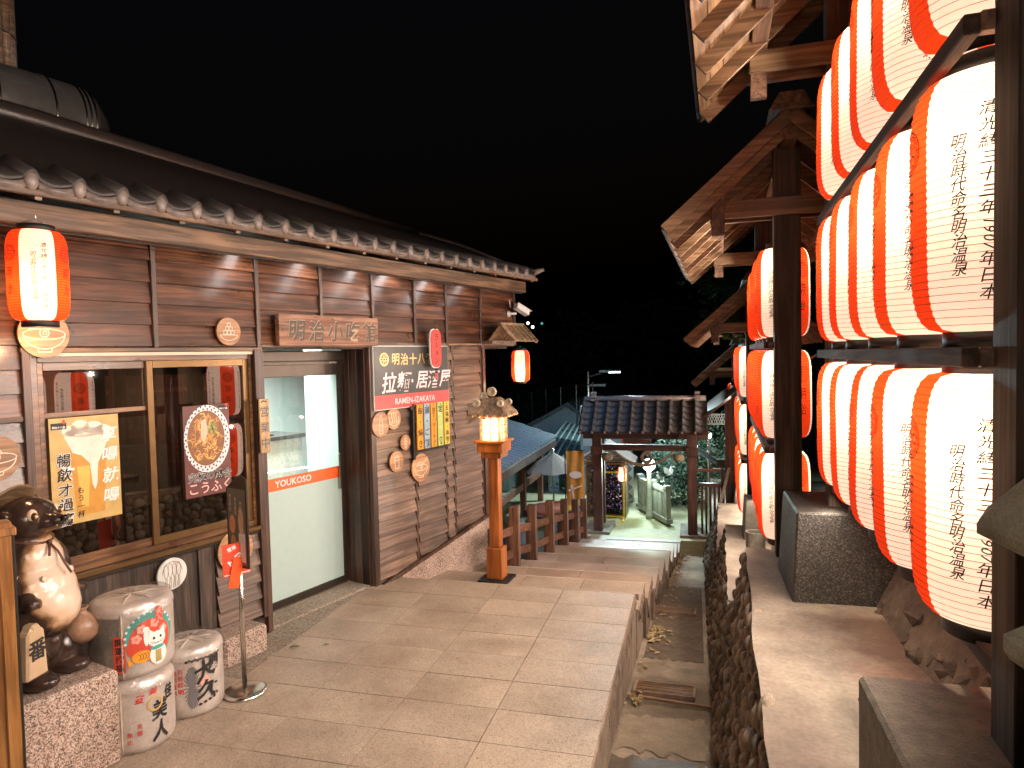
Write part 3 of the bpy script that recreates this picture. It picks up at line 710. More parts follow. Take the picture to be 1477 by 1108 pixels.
# dark interior seen through the window
rm = MB(); rm.box(-3.2, -1.14, 2.6, 2.65, 0, 2.6); rm.box(-3.2, -1.14, .12, 2.65, 0, .05); rm.box(-3.2, -1.14, .12, 2.65, 2.55, 2.6); rm.box(-3.25, -3.2, .12, 2.65, 0, 2.6); rm.box(-1.16, -1.12, .35, 2.65, 0, 2.6)
rm.build('dining_room', plain('interior_plaster', (0.16, 0.12, 0.095), 0.8), BLD)
for (s, d, ww, h0, h1) in ((-2.55, .9, .09, 0, 2.5), (-2.0, 1.1, .09, 0, 2.5), (-1.45, .8, .08, 0, 2.5)): MB().box(s, s + ww, d, d + .08, h0, h1).build('interior_post', W_BATTEN, BLD)
for z in (1.78, 2.2): MB().box(-3.2, -1.16, .93, .98, z, z + .07).build('interior_rail', W_BEAM, BLD)
for k, (s, z) in enumerate(((-2.06, 1.28), (-2.1, 1.05), (-2.1, .8))): MB().box(s - .02, s + .26, .7, .95, z, z + .05).build('interior_shelf', W_BEAM, BLD)
cu = MB(); n = 80
for i in range(n + 1):
    s = -2.78 + 1.45 * i / n; y = .55 + .018 * math.sin(i * 1.3) + .01 * math.sin(i * .45); cu.v += [(s, y, .2), (s, y, 1.12)]
for i in range(n): cu.f.append((2 * i, 2 * i + 2, 2 * i + 3, 2 * i + 1)); cu.m.append(0)
cu.build('curtain', plain('brown_curtain', (0.075, 0.045, 0.035), 0.8), BLD, True)
lamp('AREA', 'dining_room_lamp', (-2.1, 1.3, 2.45), 26, (1, .75, .5), BLD, .6, (0, 0, 0))

# door
dr = thing('x', None, None); dr.name = 'door'; dr.parent = BLD
D0 = .30
f = MB(); f.box(-1.16, .02, D0 - .02, D0 + .06, 2.06, 2.29); f.build('transom', BRONZE, dr, bevel=.004)
f = MB(); f.box(-1.165, .015, D0 - .05, D0 - .02, 2.165, 2.195); f.box(-1.165, .015, D0 - .045, D0 - .021, 2.20, 2.285); f.build('track', BRONZE, dr, bevel=.004)
for s in (-1.10, -.20): MB().box(s, s + .1, D0 - .062, D0 - .051, 2.17, 2.188).build('hinge', M_STEEL, dr)
f = MB()
for (a, b, c, e) in ((-1.0, -.965, .02, 2.06), (-.03, .012, .02, 2.06), (-.965, -.03, .02, .085)): f.box(a, b, D0 - .012, D0 + .03, c, e)
f.build('frame', BRONZE, dr, bevel=.003)
FROST = plain('frosted_film', (0.42, 0.53, 0.50), 0.45, 0, .5, 0, 0, .02)
MB().box(-.965, -.03, D0 + .004, D0 + .010, 1.17, 2.06).build('pane', glass('door_glass', (.97, 1, .98), .03), dr)
MB().box(-.965, -.03, D0 + .004, D0 + .010, .085, 1.06).build('frosted_pane', FROST, dr)
MB().box(-.965, -.03, D0 + .002, D0 + .012, 1.06, 1.17).build('orange_stripe', plain('orange_vinyl', (0.78, 0.12, 0.02), .4), dr)
MB().text('YOUKOSO', -.62, 1.118, .085, D0 - .001, 0, 0, .012).build('lettering', M_WHITE, dr)
MB().box(-1.2, .1, .02, .36, -.04, .012).build('threshold', APRON, dr)
MB().box(-1.0, .0, D0 - .02, D0 - .015, -.0, .02).build('track_rail', M_STEEL, dr)
# bright room behind the door
TW = stone('pale_teal_wall', (0.62, 0.72, 0.68), (0.74, 0.82, 0.78), 40, .8, .6, (1, 1), rnd=False)
rm = MB(); rm.box(-1.1, 1.9, 2.7, 2.75, 0, 2.6); rm.box(1.88, 1.93, .4, 2.75, 0, 2.6); rm.box(-1.1, 1.9, .4, 2.75, 2.55, 2.6); rm.box(.45, .5, .4, 1.3, 0, 2.6)
rm.build('counter_room', plain('pale_white_wall', (.66, .74, .72), .7, speck=.03), BLD)
MB().box(-1.1, 1.9, .36, 2.75, -.02, .0).build('counter_room_floor', plain('tile_floor', (0.35, .33, .3), .4), BLD)
c = MB(); c.box(-.75, .42, 1.35, 1.75, 0, 1.36); c.build('counter', stone('marble_counter', (.62, .6, .55), (.85, .83, .78), 5, .3, .1, (1, 1)), BLD)
MB().box(-.80, .44, 1.3, 1.8, 1.36, 1.40).build('counter_top', plain('counter_top_dark', (.05, .05, .05), .3), BLD)
MB().box(-.15, .05, 1.35, 1.6, 1.41, 1.425).build('tray', M_BLACK, BLD)
pc = MB(); pc.box(-.45, .08, 2.66, 2.69, 1.95, 2.35); pc.build('picture', plain('dark_print', (.05, .02, .02), .4), BLD)
pc = MB(); pc.disc(-.2, 2.16, .16, .13, 2.655); pc.build('picture_bowl', M_ROSE, BLD)
lamp('AREA', 'counter_room_lamp', (-.1, 1.5, 2.5), 150, (.92, 1, .96), BLD, 1.2, (R(22), 0, 0)).data.spread = R(130)
# small lamp brackets under the soffit
LB = []
for s in (-1.213, .121, -.538 + .0, 1.309):
    t = MB(); t.box(-.05, .05, -.10, -.05, 0, .014); t.box(-.012, .012, -.1, -.075, -.035, 0); o = t.build('soffit_bracket', M_BLACK, BLD, loc=(s + .03, 0, 3.035))

for (x, y, z) in NAIL_PTS: NAILS.add([(x - .004, y, z), (x, y - .003, z - .004), (x + .004, y, z), (x, y - .003, z + .004)], [(0, 1, 2, 3)])
o = NAILS.build('nail_heads', M_BLACK, BLD); o['kind'] = 'stuff'
MB().box(-.015, .015, -.03, -.012, .95, 1.30).build('pull_handle', M_STEEL, dr, bevel=.004, loc=(-.06, D0, 0))
MB().tube([(-5, -.275, 2.985), (-2.9, -.28, 2.975), (-2.4, -.272, 2.98), (-1.0, -.272, 2.985), (.6, -.27, 2.975), (2.6, -.27, 2.98)], .006, 5).build('cable', M_BLACK, BLD)
# ------------------------------------------------------------------ signs on the facade
def on_wall(name, label, cat, s, z, d=-.04, group=None): return thing(name, label, cat, tuple(Bw(s, d, z)), BTH, group)
for (s, z, e) in ((-1.36, 2.99, 5), (-.70, 2.99, 5), (-.05, 2.99, 6), (.40, 2.99, 8), (1.05, 2.99, 6), (1.7, 2.99, 3)):
    lamp('AREA', 'soffit_lamp', tuple(Bw(s, -.17, z)), e * .26, (1, .94, .90), None, .10, None, .5, tuple(Bw(s, .35, 2.2)))
# carved shop board
t = on_wall('carved_shop_sign', 'long carved wooden name board above the sliding door', 'sign', -.5, 2.456, -.11)
MB().box(-.585, .585, -.02, .03, -.13, .13).build('board', W_SIGN, t, bevel=.004)
q = MB()
for i, ch in enumerate('明治小吃館'): q.text(ch, -.40 + i * .215, -.005, .185, -.0225, 0, 0, .016, .1)
q.build('carved_lettering', plain('carved_groove', (.10, .085, .07), .8), t)
q = MB()
for i, ch in enumerate('明治小吃館'): q.text(ch, -.402 + i * .215, -.001, .185, -.0215, 0, 0, .026, .1)
q.build('groove_edge', plain('groove_edge', (.42, .30, .21), .7), t)
for x in (-.55, 0, .55): MB().disc(x, .0 if x else .1, .007, y=-.0222).build('screw', M_BLACK, t)
MB().box(-.585, .585, .03, .07, .08, .12).build('hanger', M_BLACK, t)
# open sign
t = on_wall('open_sign', 'narrow pale wooden open board beside the sliding door', 'sign', -1.228, 1.69, -.085)
MB().box(-.047, .047, -.008, .01, -.215, .215).build('board', W_PALE, t, bevel=.003)
MB().vtext('営業中', 0, .115, .09, .125, -.0095, 0, .012).build('lettering', plain('grey_ink', (.10, .10, .11), .6), t)
MB().line([(-.03, .19), (-.01, .20), (.02, .192)], .009, -.0095).build('brush_mark', M_INK, t)
# ramen sign
t = on_wall('ramen_sign', 'charcoal and red rectangular RAMEN-IZAKAYA signboard', 'sign', .675, 2.02, -.065)
MB().box(-.605, .605, 0, .045, -.32, .31).build('box', plain('aluminium_edge', (.6, .58, .55), .4, .6), t, bevel=.002)
q = MB(); q.rect(-.597, .597, -.175, .302, -.003); q.build('upper_face', M_SIGNBLK, t)
q = MB(); q.rect(-.597, .597, -.312, -.175, -.0031); q.build('lower_band', M_ROSE, t)
MB().text('RAMEN-IZAKAYA', .02, -.245, .085, -.006, 0, 0, .01, 0, .98).build('band_lettering', M_PINKW, t)
q = MB()
for i, ch in enumerate('拉麵'): q.text(ch, -.385 + .225 * i, -.055, .215, -.006, 0, 0, .014, .2)
q.disc(-.03, -.05, .014, .018, -.006)
for i, ch in enumerate('居酒屋'): q.text(ch, .13 + .20 * i, -.045, .20, -.006, 0, 0, .014, .2)
q.build('main_lettering', M_PINKW, t)
q = MB()
for i, ch in enumerate('明治十八番'): q.text(ch, -.28 + .135 * i, .175, .125, -.006, 0, 0, .014, .05)
q.ring(-.45, .175, .066, .012, -.006); q.ring(-.45, .175, .018, .006, -.006)
for k in range(8):
    a = k * math.pi / 4; q.ring(-.45 + .036 * math.cos(a), .175 + .036 * math.sin(a), .017, .005, -.006, n=12)
q.build('crest_lettering', M_GOLD, t)
# red lantern shaped board hung over it
t = on_wall('red_ramen_board', 'flat red lantern-shaped board hanging over the corner of the charcoal sign', 'sign', .955, 2.30, -.15)
pts = []
for i in range(32):
    a = 2 * math.pi * i / 32; c, s_ = math.cos(a), math.sin(a); pts.append((.085 * math.copysign(abs(c) ** .7, c) , .2 * math.copysign(abs(s_) ** .45, s_)))
MB().prism([(x * 1.1, z * 1.04) for x, z in pts], .004, .02).build('backing', M_WHITE, t)
MB().prism(pts, -.006, .003).build('face', plain('bright_red_face', (.72, .04, .03), .4), t)
MB().vtext('ラーメン', 0, .12, .085, .083, -.0075, 0, .02, .1).build('lettering', M_INK, t)
q = MB(); q.ring(0, .24, .04, .007, 0, n=20); q.build('loop', M_STEEL, t)
for k, z in enumerate((-.225, -.25)): MB().box(-.012, .012, -.01, .01, z - .01, z + .01).build('knot', M_BLACK, t)
MB().prism([(-.018, -.33), (.018, -.33), (.014, -.262), (-.014, -.262)], -.006, .006).build('tassel', M_ROSE, t)
# five hanging menu strips
mm = [('橙', M_ORANGE, '串・燒き', 'first orange menu strip, nearest the noodle plaque, under the ramen sign'), ('b', M_BLUEB, '湯・ご飯', 'pale blue vertical menu strip under the ramen sign'), ('o', M_ORANGE, '拉麵・ラーメン', 'orange menu strip between the blue and the green one'), ('g', M_LIME, '定  食', 'lime green vertical menu strip under the ramen sign'), ('y', M_YELLOW, '五福醸・鳥物', 'yellow-orange menu strip at the far end of the strip row')]
for i, (_, mt, tx, lb) in enumerate(mm):
    t = on_wall('menu_strip', lb, 'menu sign', .722 + .1165 * i, 1.485, -.09, 'vertical menu strips under the ramen sign')
    MB().box(-.047, .047, -.006, .012, -.235, .235).build('board', mt, t, bevel=.002)
    L = max(len(tx), 4); MB().vtext(tx, 0, .165, min(.08, .36 / L), .34 / (L - 1), -.0075, 0, .018).build('lettering', M_INK, t)
    q = MB(); q.disc(0, .215, .009, y=-.0075); q.disc(0, -.215, .009, y=-.0075); q.build('screw', M_BLACK, t)
t = on_wall('strip_rack', 'black metal bracket that carries the menu strips', 'bracket', .96, 1.70, -.055)
q = MB(); q.box(-.33, .31, 0, .015, .005, .03); q.box(-.33, -.3, -.02, .015, -.55, .03); q.box(-.36, -.30, -.02, .0, -.03, .01); q.box(-.33, .31, 0, .015, -.49, -.47); q.build('bar', M_BLACK, t)
# round plaques
def plaque(s, z, r, lb, draw, white=False, d=-.055):
    t = on_wall('round_plaque', lb, 'plaque', s, z, d, 'round wooden food plaques on the wall')
    MB().lathe([(r, -.008), (r, .008)], 36, 0, Matrix.Rotation(R(90), 4, 'X')).build('disc', M_WHITE if white else W_DISC, t, bevel=.002)
    q = MB(); draw(q, r); q.build('line_drawing', plain('engraved_line', (.25, .12, .07), .7) if white else plain('pale_line', (.80, .62, .50), .6), t)
Y = -.0095
def d_noodle(q, r):
    q.ring(0, -.02 * r, .82 * r, .05 * r, Y, rz=.62 * r, a0=180, a1=360); q.ring(0, 0, .84 * r, .05 * r, Y, rz=.25 * r); q.ring(0, .05 * r, .2 * r, .05 * r, Y); q.ring(.02 * r, .05 * r, .09 * r, .04 * r, Y)
    for k in range(4): q.ring(-.3 * r + .06 * r * k, .05 * r, .42 * r, .035 * r, Y, rz=(.2 + .09 * k) * r, a0=20, a1=160)
    q.line([(-.28 * r, -.62 * r), (-.25 * r, -.75 * r), (.25 * r, -.75 * r), (.28 * r, -.62 * r)], .05 * r, Y)
def d_oden(q, r):
    q.ring(0, -.25 * r, .72 * r, .04 * r, Y, rz=.4 * r, a0=180, a1=360); q.line([(-.72 * r, -.25 * r), (.72 * r, -.25 * r)], .04 * r, Y)
    for a, b in ((-.3, 0), (0, 0), (.3, 0), (-.15, .28), (.15, .28), (0, .55)): q.line([(a * r - .13 * r, (b - .2) * r), (a * r + .13 * r, (b - .2) * r), (a * r + .13 * r, (b + .06) * r), (a * r - .13 * r, (b + .06) * r), (a * r - .13 * r, (b - .2) * r)], .04 * r, Y)
def d_shrimp(q, r):
    for k in range(4):
        x = (-.42 + .28 * k) * r; q.ring(x, .25 * r, .15 * r, .03 * r, Y, rz=.45 * r); q.line([(x - .02 * r, -.2 * r), (x - .1 * r, -.85 * r)], .04 * r, Y); q.line([(x + .06 * r, -.2 * r), (x + .02 * r, -.85 * r)], .03 * r, Y)
    q.ring(0, .1 * r, .66 * r, .035 * r, Y, rz=.7 * r, a0=0, a1=180)
def d_bottle(q, r):
    q.line([(-.2 * r, -.75 * r), (-.2 * r, .05 * r), (-.1 * r, .3 * r), (-.1 * r, .7 * r), (.1 * r, .7 * r), (.1 * r, .3 * r), (.2 * r, .05 * r), (.2 * r, -.75 * r), (-.2 * r, -.75 * r)], .04 * r, Y); q.line([(-.2 * r, -.1 * r), (.2 * r, -.1 * r)], .03 * r, Y); q.line([(-.2 * r, -.5 * r), (.2 * r, -.5 * r)], .03 * r, Y)
def d_onsen(q, r):
    q.ring(0, -.1 * r, .72 * r, .06 * r, Y, rz=.6 * r, a0=150, a1=390)
    for k in (-.3, 0, .3): q.line([(k * r, -.4 * r), ((k + .08) * r, -.1 * r), ((k - .08) * r, .25 * r), (k * r, .6 * r)], .07 * r, Y)
def d_small(q, r):
    for k in (-.3, 0, .3): q.ring(0, k * r * 1.5, .3 * r, .06 * r, Y, rz=.2 * r)
    q.line([(0, -.8 * r), (0, .8 * r)], .05 * r, Y)
def d_cup(q, r): q.line([(-.32 * r, .4 * r), (-.26 * r, -.65 * r), (.26 * r, -.65 * r), (.32 * r, .4 * r), (-.32 * r, .4 * r)], .05 * r, Y); q.line([(-.3 * r, .15 * r), (.3 * r, .15 * r)], .04 * r, Y); q.ring(0, .4 * r, .3 * r, .04 * r, Y, rz=.18 * r, a0=0, a1=180)
def d_bowl(q, r): d_noodle(q, r * .9); q.line([(.1 * r, .3 * r), (.75 * r, .65 * r)], .05 * r, Y); q.line([(.15 * r, .2 * r), (.8 * r, .5 * r)], .04 * r, Y)
plaque(-2.775, 2.395, .142, 'large noodle-bowl plaque under the wall lantern at left', d_noodle)
plaque(-1.502, 2.435, .105, 'round skewer-pot plaque above the right-hand window pane', d_oden)
plaque(-2.02, .72, .112, 'whitish prawn plaque low on the wall behind the sake barrels', d_shrimp, True, -.03)
plaque(-1.515, .765, .155, 'plaque half hidden behind the stanchion below the window corner', d_bowl)
plaque(-3.06, 1.685, .13, 'plaque cut off by the left edge of the photo beside the window', d_noodle)
plaque(.158, 1.565, .122, 'bottle plaque nearest the door, below the ramen sign', d_bottle)
plaque(.352, 1.602, .105, 'whiter steam-symbol plaque under the ramen sign', d_onsen)
plaque(.52, 1.345, .077, 'smallest round plaque, with stacked shapes', d_small)
plaque(.375, 1.172, .104, 'lowest left plaque with a drinking cup', d_cup)
plaque(.757, 1.052, .148, 'oval-looking big ramen-bowl plaque under the first orange menu strip', d_bowl)
# posters
t = on_wall('beer_poster', 'golden beer poster stuck on the left window pane', 'poster', -2.54, 1.545, -.0)
MB().box(-.21, .21, -.003, .002, -.335, .335).build('sheet', plain('golden_print', (.55, .36, .12), .4), t)
q = MB(); q.add([(-.10, -.0045, .2), (.13, -.0045, .2), (.10, -.0045, -.29), (-.07, -.0045, -.29)], [(0, 1, 2, 3)], 0)
q.add([(-.06, -.0047, .02), (.02, -.0047, .02), (0, -.0047, -.24), (-.04, -.0047, -.24)], [(0, 1, 2, 3)], 1); q.build('glass_print', [plain('beer_amber', (.55, .25, .03), .4), plain('beer_light', (.75, .42, .08), .4)], t)
q = MB()
for x, z, r, rz in ((-.09, .25, .05, .035), (-.03, .27, .055, .045), (.05, .26, .06, .04), (.11, .24, .045, .035), (0, .235, .13, .03)): q.disc(x, z, r, rz, -.005)
q.plate([(-.13, .22), (.15, .22), (.12, .13), (.07, .03), (.06, -.10), (.045, -.14), (.03, -.10), (.02, .03), (-.03, .09), (-.08, .11)], -.005)
q.build('foam_print', plain('foam', (.78, .68, .58), .5), t)
q = MB(); q.vtext('享喝就喝', .145, .21, .105, .135, -.006, 0, .018, .15); q.build('right_lettering', M_WHITE, t)
q = MB(); q.vtext('暢飲才過癮', -.135, .07, .085, .092, -.0062, 0, .05, .1); q.build('lettering_outline', M_WHITE, t)
q = MB(); q.vtext('暢飲才過癮', -.135, .07, .085, .092, -.0072, 0, .014, .1); q.vtext('もう一杯', -.045, -.13, .046, .05, -.0072, 0, .01, .1); q.build('left_lettering', M_INK, t)
q = MB(); q.rect(-.20, -.11, .265, .305, -.005, 0); q.text('明治十八番', -.155, .278, .015, -.006, 1, 0, .02); q.disc(-.125, .31, .009, .014, -.006, 2); q.build('logo_print', [M_BLACK, M_WHITE, M_RED], t)
t = on_wall('food_poster', 'dark poster of a fried bowl stuck on the right window pane', 'poster', -1.69, 1.555, -.018)
MB().box(-.19, .19, -.003, .002, -.335, .335).build('sheet', plain('maroon_print', (.12, .03, .025), .4), t)
q = MB(); q.disc(-.0, .09, .215, .25, -.0045, 0, 40, 0); 
q2 = MB(); q2.disc(-.0, .085, .1895, .250, -.0045, 0, 40); q2.build('plate_print', plain('plate_white', (.72, .66, .66), .4), t)
q = MB()
for k in range(30):
    a = 2 * math.pi * k / 30
    for rr in (.166, .181): 
        aa = a + (.1 if rr > .17 else 0); q.disc(-.01 + rr * math.cos(aa), .09 + rr * 1.3 * math.sin(aa), .008, .009, -.005, 0, 5)
q.build('plate_pattern', plain('indigo', (.04, .03, .07), .4), t)
q = MB(); rr_ = random.Random(4); q.disc(-.01, .09, .155, .205, -.0052, 0, 30)
for k in range(150):
    a = rr_.uniform(0, 6.28); r = rr_.random() ** .6 * .130; x, z = -.01 + r * math.cos(a), .09 + r * 1.32 * math.sin(a); L = rr_.uniform(.015, .035); b = rr_.uniform(0, 6.28)
    q.line([(x, z), (x + L * math.cos(b), z + L * math.sin(b)), (x + L * 1.6 * math.cos(b + .6), z + L * 1.6 * math.sin(b + .6))], rr_.uniform(.005, .011), -.0054 - k * 1e-5, rr_.choice((1, 1, 2, 3)))
q.plate([(-.05, .22), (-.01, .24), (.0, .13), (-.03, .05), (-.06, .1)], -.0075, 4)
for k in range(26): a = rr_.uniform(0, 6.28); q.line([(.04, .16), (.04 + .045 * math.cos(a), .16 + .055 * math.sin(a))], .004, -.0078, 5)
q.build('food_print', [plain('broth_brown', (.20, .08, .025), .4), plain('fried_gold', (.58, .25, .05), .4), plain('fried_light', (.72, .40, .12), .4), plain('fried_dark', (.32, .11, .025), .4), plain('pork_pink', (.66, .42, .3), .4), plain('scallion', (.25, .32, .10), .4)], t)
q = MB()
for i, ch in enumerate('究極の盛合'): q.text(ch, -.135 + .073 * i, -.19, .075, -.0082, 0, 0, .035)
q.build('lettering_outline', M_WHITE, t)
q = MB()
for i, ch in enumerate('究極の盛合'): q.text(ch, -.135 + .073 * i, -.19, .075, -.009, 0, 0, .012)
q.build('lettering', M_INK, t)
q = MB()
for i, ch in enumerate('こうふく'): q.text(ch, -.13 + .093 * i, -.275, .095, -.0082, 0, 0, .01)
q.build('lower_lettering', plain('pink_ink', (.72, .45, .42), .5), t)
q = MB(); q.rect(.10, .18, .29, .325, -.0045, 0); q.text('明治十八番', .14, .30, .014, -.006, 1, 0, .02); q.disc(.165, .325, .008, .012, -.006, 2); q.build('logo_print', [M_BLACK, M_WHITE, M_RED], t)
# security camera
t = on_wall('security_camera', 'white security camera fixed near the far top corner of the facade', 'camera', 2.66, 2.74, -.02)
MB().lathe([(.04, -.0), (.04, .02), (.015, .03), (.013, .12)], 16, 0, Matrix.Rotation(R(90), 4, 'X')).build('mount', M_WHITE, t, True)
b = MB(); M = Matrix.Translation((.05, -.17, .05)) @ Matrix.Rotation(R(28), 4, 'Y') @ Matrix.Rotation(R(-20), 4, 'Z'); b.box(-.10, .11, -.04, .04, -.035, .035, 0, M); b.box(-.10, .14, -.046, .046, .036, .042, 0, M); b.build('housing', M_WHITE, t, bevel=.008)
b = MB(); b.lathe([(.026, .11), (.026, .13)], 16, 0, M @ Matrix.Rotation(R(90), 4, 'Y')); b.build('lens', M_BLACK, t)
MB().tube([(-.02, -.05, .08), (-.06, -.06, .17)], .006, 6).build('antenna', M_WHITE, t)
MB().box(2.25, 2.55, -.012, .0, 2.91, 2.96)
# small gabled sign roof at the building corner
t = on_wall('little_gable_roof', 'small wooden gabled canopy above the hanging red lantern', 'canopy', 2.30, 2.37, -.28)
for k in range(5): 
    x = -.25 + k * .105
    for sgn in (-1, 1):
        b = MB(); b.add([(x, 0, .20), (x + .098, 0, .20), (x + .098, sgn * .19, 0), (x, sgn * .19, 0), (x, 0, .215), (x + .098, 0, .215), (x + .098, sgn * .195, .014), (x, sgn * .195, .014)], [(0, 1, 2, 3), (4, 5, 6, 7), (0, 1, 5, 4), (1, 2, 6, 5), (2, 3, 7, 6), (3, 0, 4, 7)])
        b.build('roof_board', wood('aged_tan_wood', (.22, .14, .08), (.42, .29, .18), 'y') if k == 0 and sgn < 0 else bpy.data.materials['aged_tan_wood'], t)
    if k: 
        for sgn in (-1, 1): MB().beam((x - .003, 0, .222), (x - .003, sgn * .195, .02), .014, .014).build('roof_batten', bpy.data.materials['aged_tan_wood'], t)
TAN = bpy.data.materials['aged_tan_wood']
MB().box(-.27, .29, -.02, .02, .20, .235).build('ridge_beam', TAN, t, bevel=.003)
for sgn in (-1, 1):
    MB().beam((.275, 0, .21), (.275, sgn * .2, 0), .03, .04).build('barge_board', TAN, t)
MB().beam((.275, -.08, .085), (.275, .08, .085), .02, .03).build('gable_tie', TAN, t)
MB().box(-.25, .27, .12, .3, -.02, .02).build('bracket', TAN, t)
# projecting bracket below
t = on_wall('wall_bracket', 'brown wooden triangular bracket on the far corner of the facade', 'bracket', 1.70, 1.64, -.01)
MB().box(-.02, .02, -.48, .0, -.02, .02).build('arm', W_BEAM, t, bevel=.003); MB().box(-.02, .02, -.03, .0, -.22, -.02).build('wall_plate', W_BEAM, t, bevel=.003)
MB().beam((0, -.02, -.2), (0, -.36, -.03), .03, .03).build('brace', W_BEAM, t)
# rotate bracket so that its arm runs along the facade outwards
t.rotation_euler.z = BTH + R(52)

# ------------------------------------------------------------------ street lantern post
lp = thing('lantern_post', 'orange-stained wooden lantern post with lit glass box at the head of the stairs', 'lamp post', (-2.05, 6.82, -.15), R(-4))
MB().box(-.16, .16, -.15, .15, 0, .022).build('base_plate', M_BLACK, lp)
MB().box(-.085, .085, -.085, .085, .022, .35).build('plinth', W_ORANGE, lp, bevel=.006)
MB().box(-.055, .055, -.055, .055, .35, 1.30).build('post', W_ORANGE, lp, bevel=.005)
b = MB(); b.box(-.11, .11, -.11, .11, 1.30, 1.36); b.box(-.14, .14, -.14, .14, 1.36, 1.46); b.build('head_block', W_ORANGE, lp, bevel=.004)
MB().box(-.165, .165, -.165, .165, 1.46, 1.485).build('shelf', W_ORANGE, lp, bevel=.003)
G = plain('lit_lantern_glass', (1.0, .72, .38), .4, emit=2.4); G.cycles.emission_sampling = 'NONE'
MB().box(-.085, .085, -.085, .085, 1.485, 1.70).build('glass_box', G, lp)
b = MB()
for sx in (-1, 1):
    for sy in (-1, 1): b.box(sx * .10 - .014, sx * .10 + .014, sy * .10 - .014, sy * .10 + .014, 1.485, 1.72)
b.build('corner_stile', TAN, lp, bevel=.002)
for a in range(4):
    M = Matrix.Rotation(R(90 * a), 4, 'Z'); b = MB()
    b.box(-.005, .005, -.1, -.09, 1.485, 1.72, 0, M)
    for z in (1.56, 1.635): b.box(-.09, .09, -.1, -.09, z - .005, z + .005, 0, M)
    b.build('lattice', TAN, lp)
b = MB(); b.box(-.13, .13, -.13, .13, 1.72, 1.75); b.build('eaves_frame', W_ORANGE, lp, bevel=.003)
for a in range(4):
    M = Matrix.Rotation(R(90 * a), 4, 'Z')
    for k in range(5):
        x = -.2 + .4 * k / 5
        b = MB(); w0, w1 = x, x + .08; t0, t1 = x * .35, (x + .08) * .35
        b.add([(w0, -.20, 1.74), (w1, -.20, 1.74), (t1, -.07, 1.90), (t0, -.07, 1.90), (w0, -.20, 1.765), (w1, -.20, 1.765), (t1, -.07, 1.925), (t0, -.07, 1.925)], [(0, 1, 5, 4), (4, 5, 6, 7), (0, 3, 2, 1), (1, 2, 6, 5), (0, 4, 7, 3)], 0, M)
        b.build('roof_tile', M_CREAM if 0 else TAN, lp)
        c = MB(); c.ball((x + .04, -.2, 1.745), .02, 0, 8, 6, M); c.build('tile_end', TAN, lp, True)
SC = stone('curl_plaster', (.38, .31, .22), (.58, .48, .36), 10, .7, .2, (1, 1))
for (x, y, z, r) in ((0, -.03, 1.985, .055), (.13, -.14, 1.87, .04), (-.13, -.14, 1.87, .045), (-.09, -.03, 1.94, .05), (.13, .12, 1.87, .04)):
    c = MB(); c.lathe([(r * .35, -.012), (r * .4, -.02), (r * .9, -.02), (r * .9, .02), (r * .4, .02), (r * .35, .012)], 16, 0, Matrix.Translation((x, y, z)) @ Matrix.Rotation(R(90), 4, 'X')); c.build('curl_ornament', SC, lp, bevel=.004)
lamp('POINT', 'lantern_post_lamp', (0, -.22, 1.6), 5, (1, .7, .38), lp, .05)
lamp('POINT', 'lantern_post_downlight', (.20, -.12, 1.62), 5, (1, .62, .3), lp, .04)

# ------------------------------------------------------------------ granite block, tanuki statue, barrels
o = MB().box(-1.1, 0, -1.6, 0, 0, .525).build('granite_block', GRANW, bevel=.02, loc=(-3.09, 3.0, 0)); tag(o, 'speckled granite block under the raccoon dog statue', 'granite block')
o.rotation_euler.z = R(-15.9)
tk = thing('tanuki_statue', 'glazed ceramic raccoon dog statue with a big cream belly', 'statue', (-3.46, 2.80, .525), R(98)); tk.scale = (.90, .90, .90)
def metab(parts, vox, name, mats, parent, smooth_it=6):
    bm = bmesh.new()
    for (c, r, rot) in parts:
        M = Matrix.Translation(c) @ (Matrix.Rotation(R(rot[0]), 4, 'X') @ Matrix.Rotation(R(rot[1]), 4, 'Y') @ Matrix.Rotation(R(rot[2]), 4, 'Z')) @ Matrix.Diagonal((*r, 1))
        bmesh.ops.create_icosphere(bm, subdivisions=3, radius=1, matrix=M)
    me = bpy.data.meshes.new(name); bm.to_mesh(me); bm.free()
    o = bpy.data.objects.new(name, me); col.objects.link(o)
    md = o.modifiers.new('r', 'REMESH'); md.mode = 'VOXEL'; md.voxel_size = vox; md.use_smooth_shade = True
    s = o.modifiers.new('s', 'SMOOTH'); s.iterations = smooth_it; s.factor = .6
    for m in mats: me.materials.append(m)
    dg = bpy.context.evaluated_depsgraph_get(); dg.update(); m2 = bpy.data.meshes.new_from_object(o.evaluated_get(dg)); o.modifiers.clear(); o.data = m2
    o.parent = parent; return o
# statue frame: faces -y (towards its own front), x to its left
gl, n, p = new_mat('glazed_ceramic')
p.inputs['Roughness'].default_value = .16; p.inputs['Coat Weight'].default_value = .0
tc = ND(n, 'ShaderNodeTexCoord'); no = ND(n, 'ShaderNodeTexNoise', i_Vector=tc.outputs['Object'], i_Scale=9.0, i_Detail=6.0)
mp = ND(n, 'ShaderNodeMapping', i_Vector=tc.outputs['Object'], i_Location=(0, .25, -.62)); mp.vector_type = 'POINT'
sc2 = ND(n, 'ShaderNodeVectorMath', operation='MULTIPLY', i_0=mp.outputs[0], i_1=(4.7, 3.4, 3.2)); ln = ND(n, 'ShaderNodeVectorMath', operation='LENGTH', i_0=sc2.outputs[0])
ad = ND(n, 'ShaderNodeMath', operation='MULTIPLY_ADD', i_0=no.outputs[0], i_1=.5, i_2=ln.outputs['Value'])
fur = ramp(n, no.outputs[0], [(.3, (.018, .011, .009)), (.7, (.06, .035, .026))])
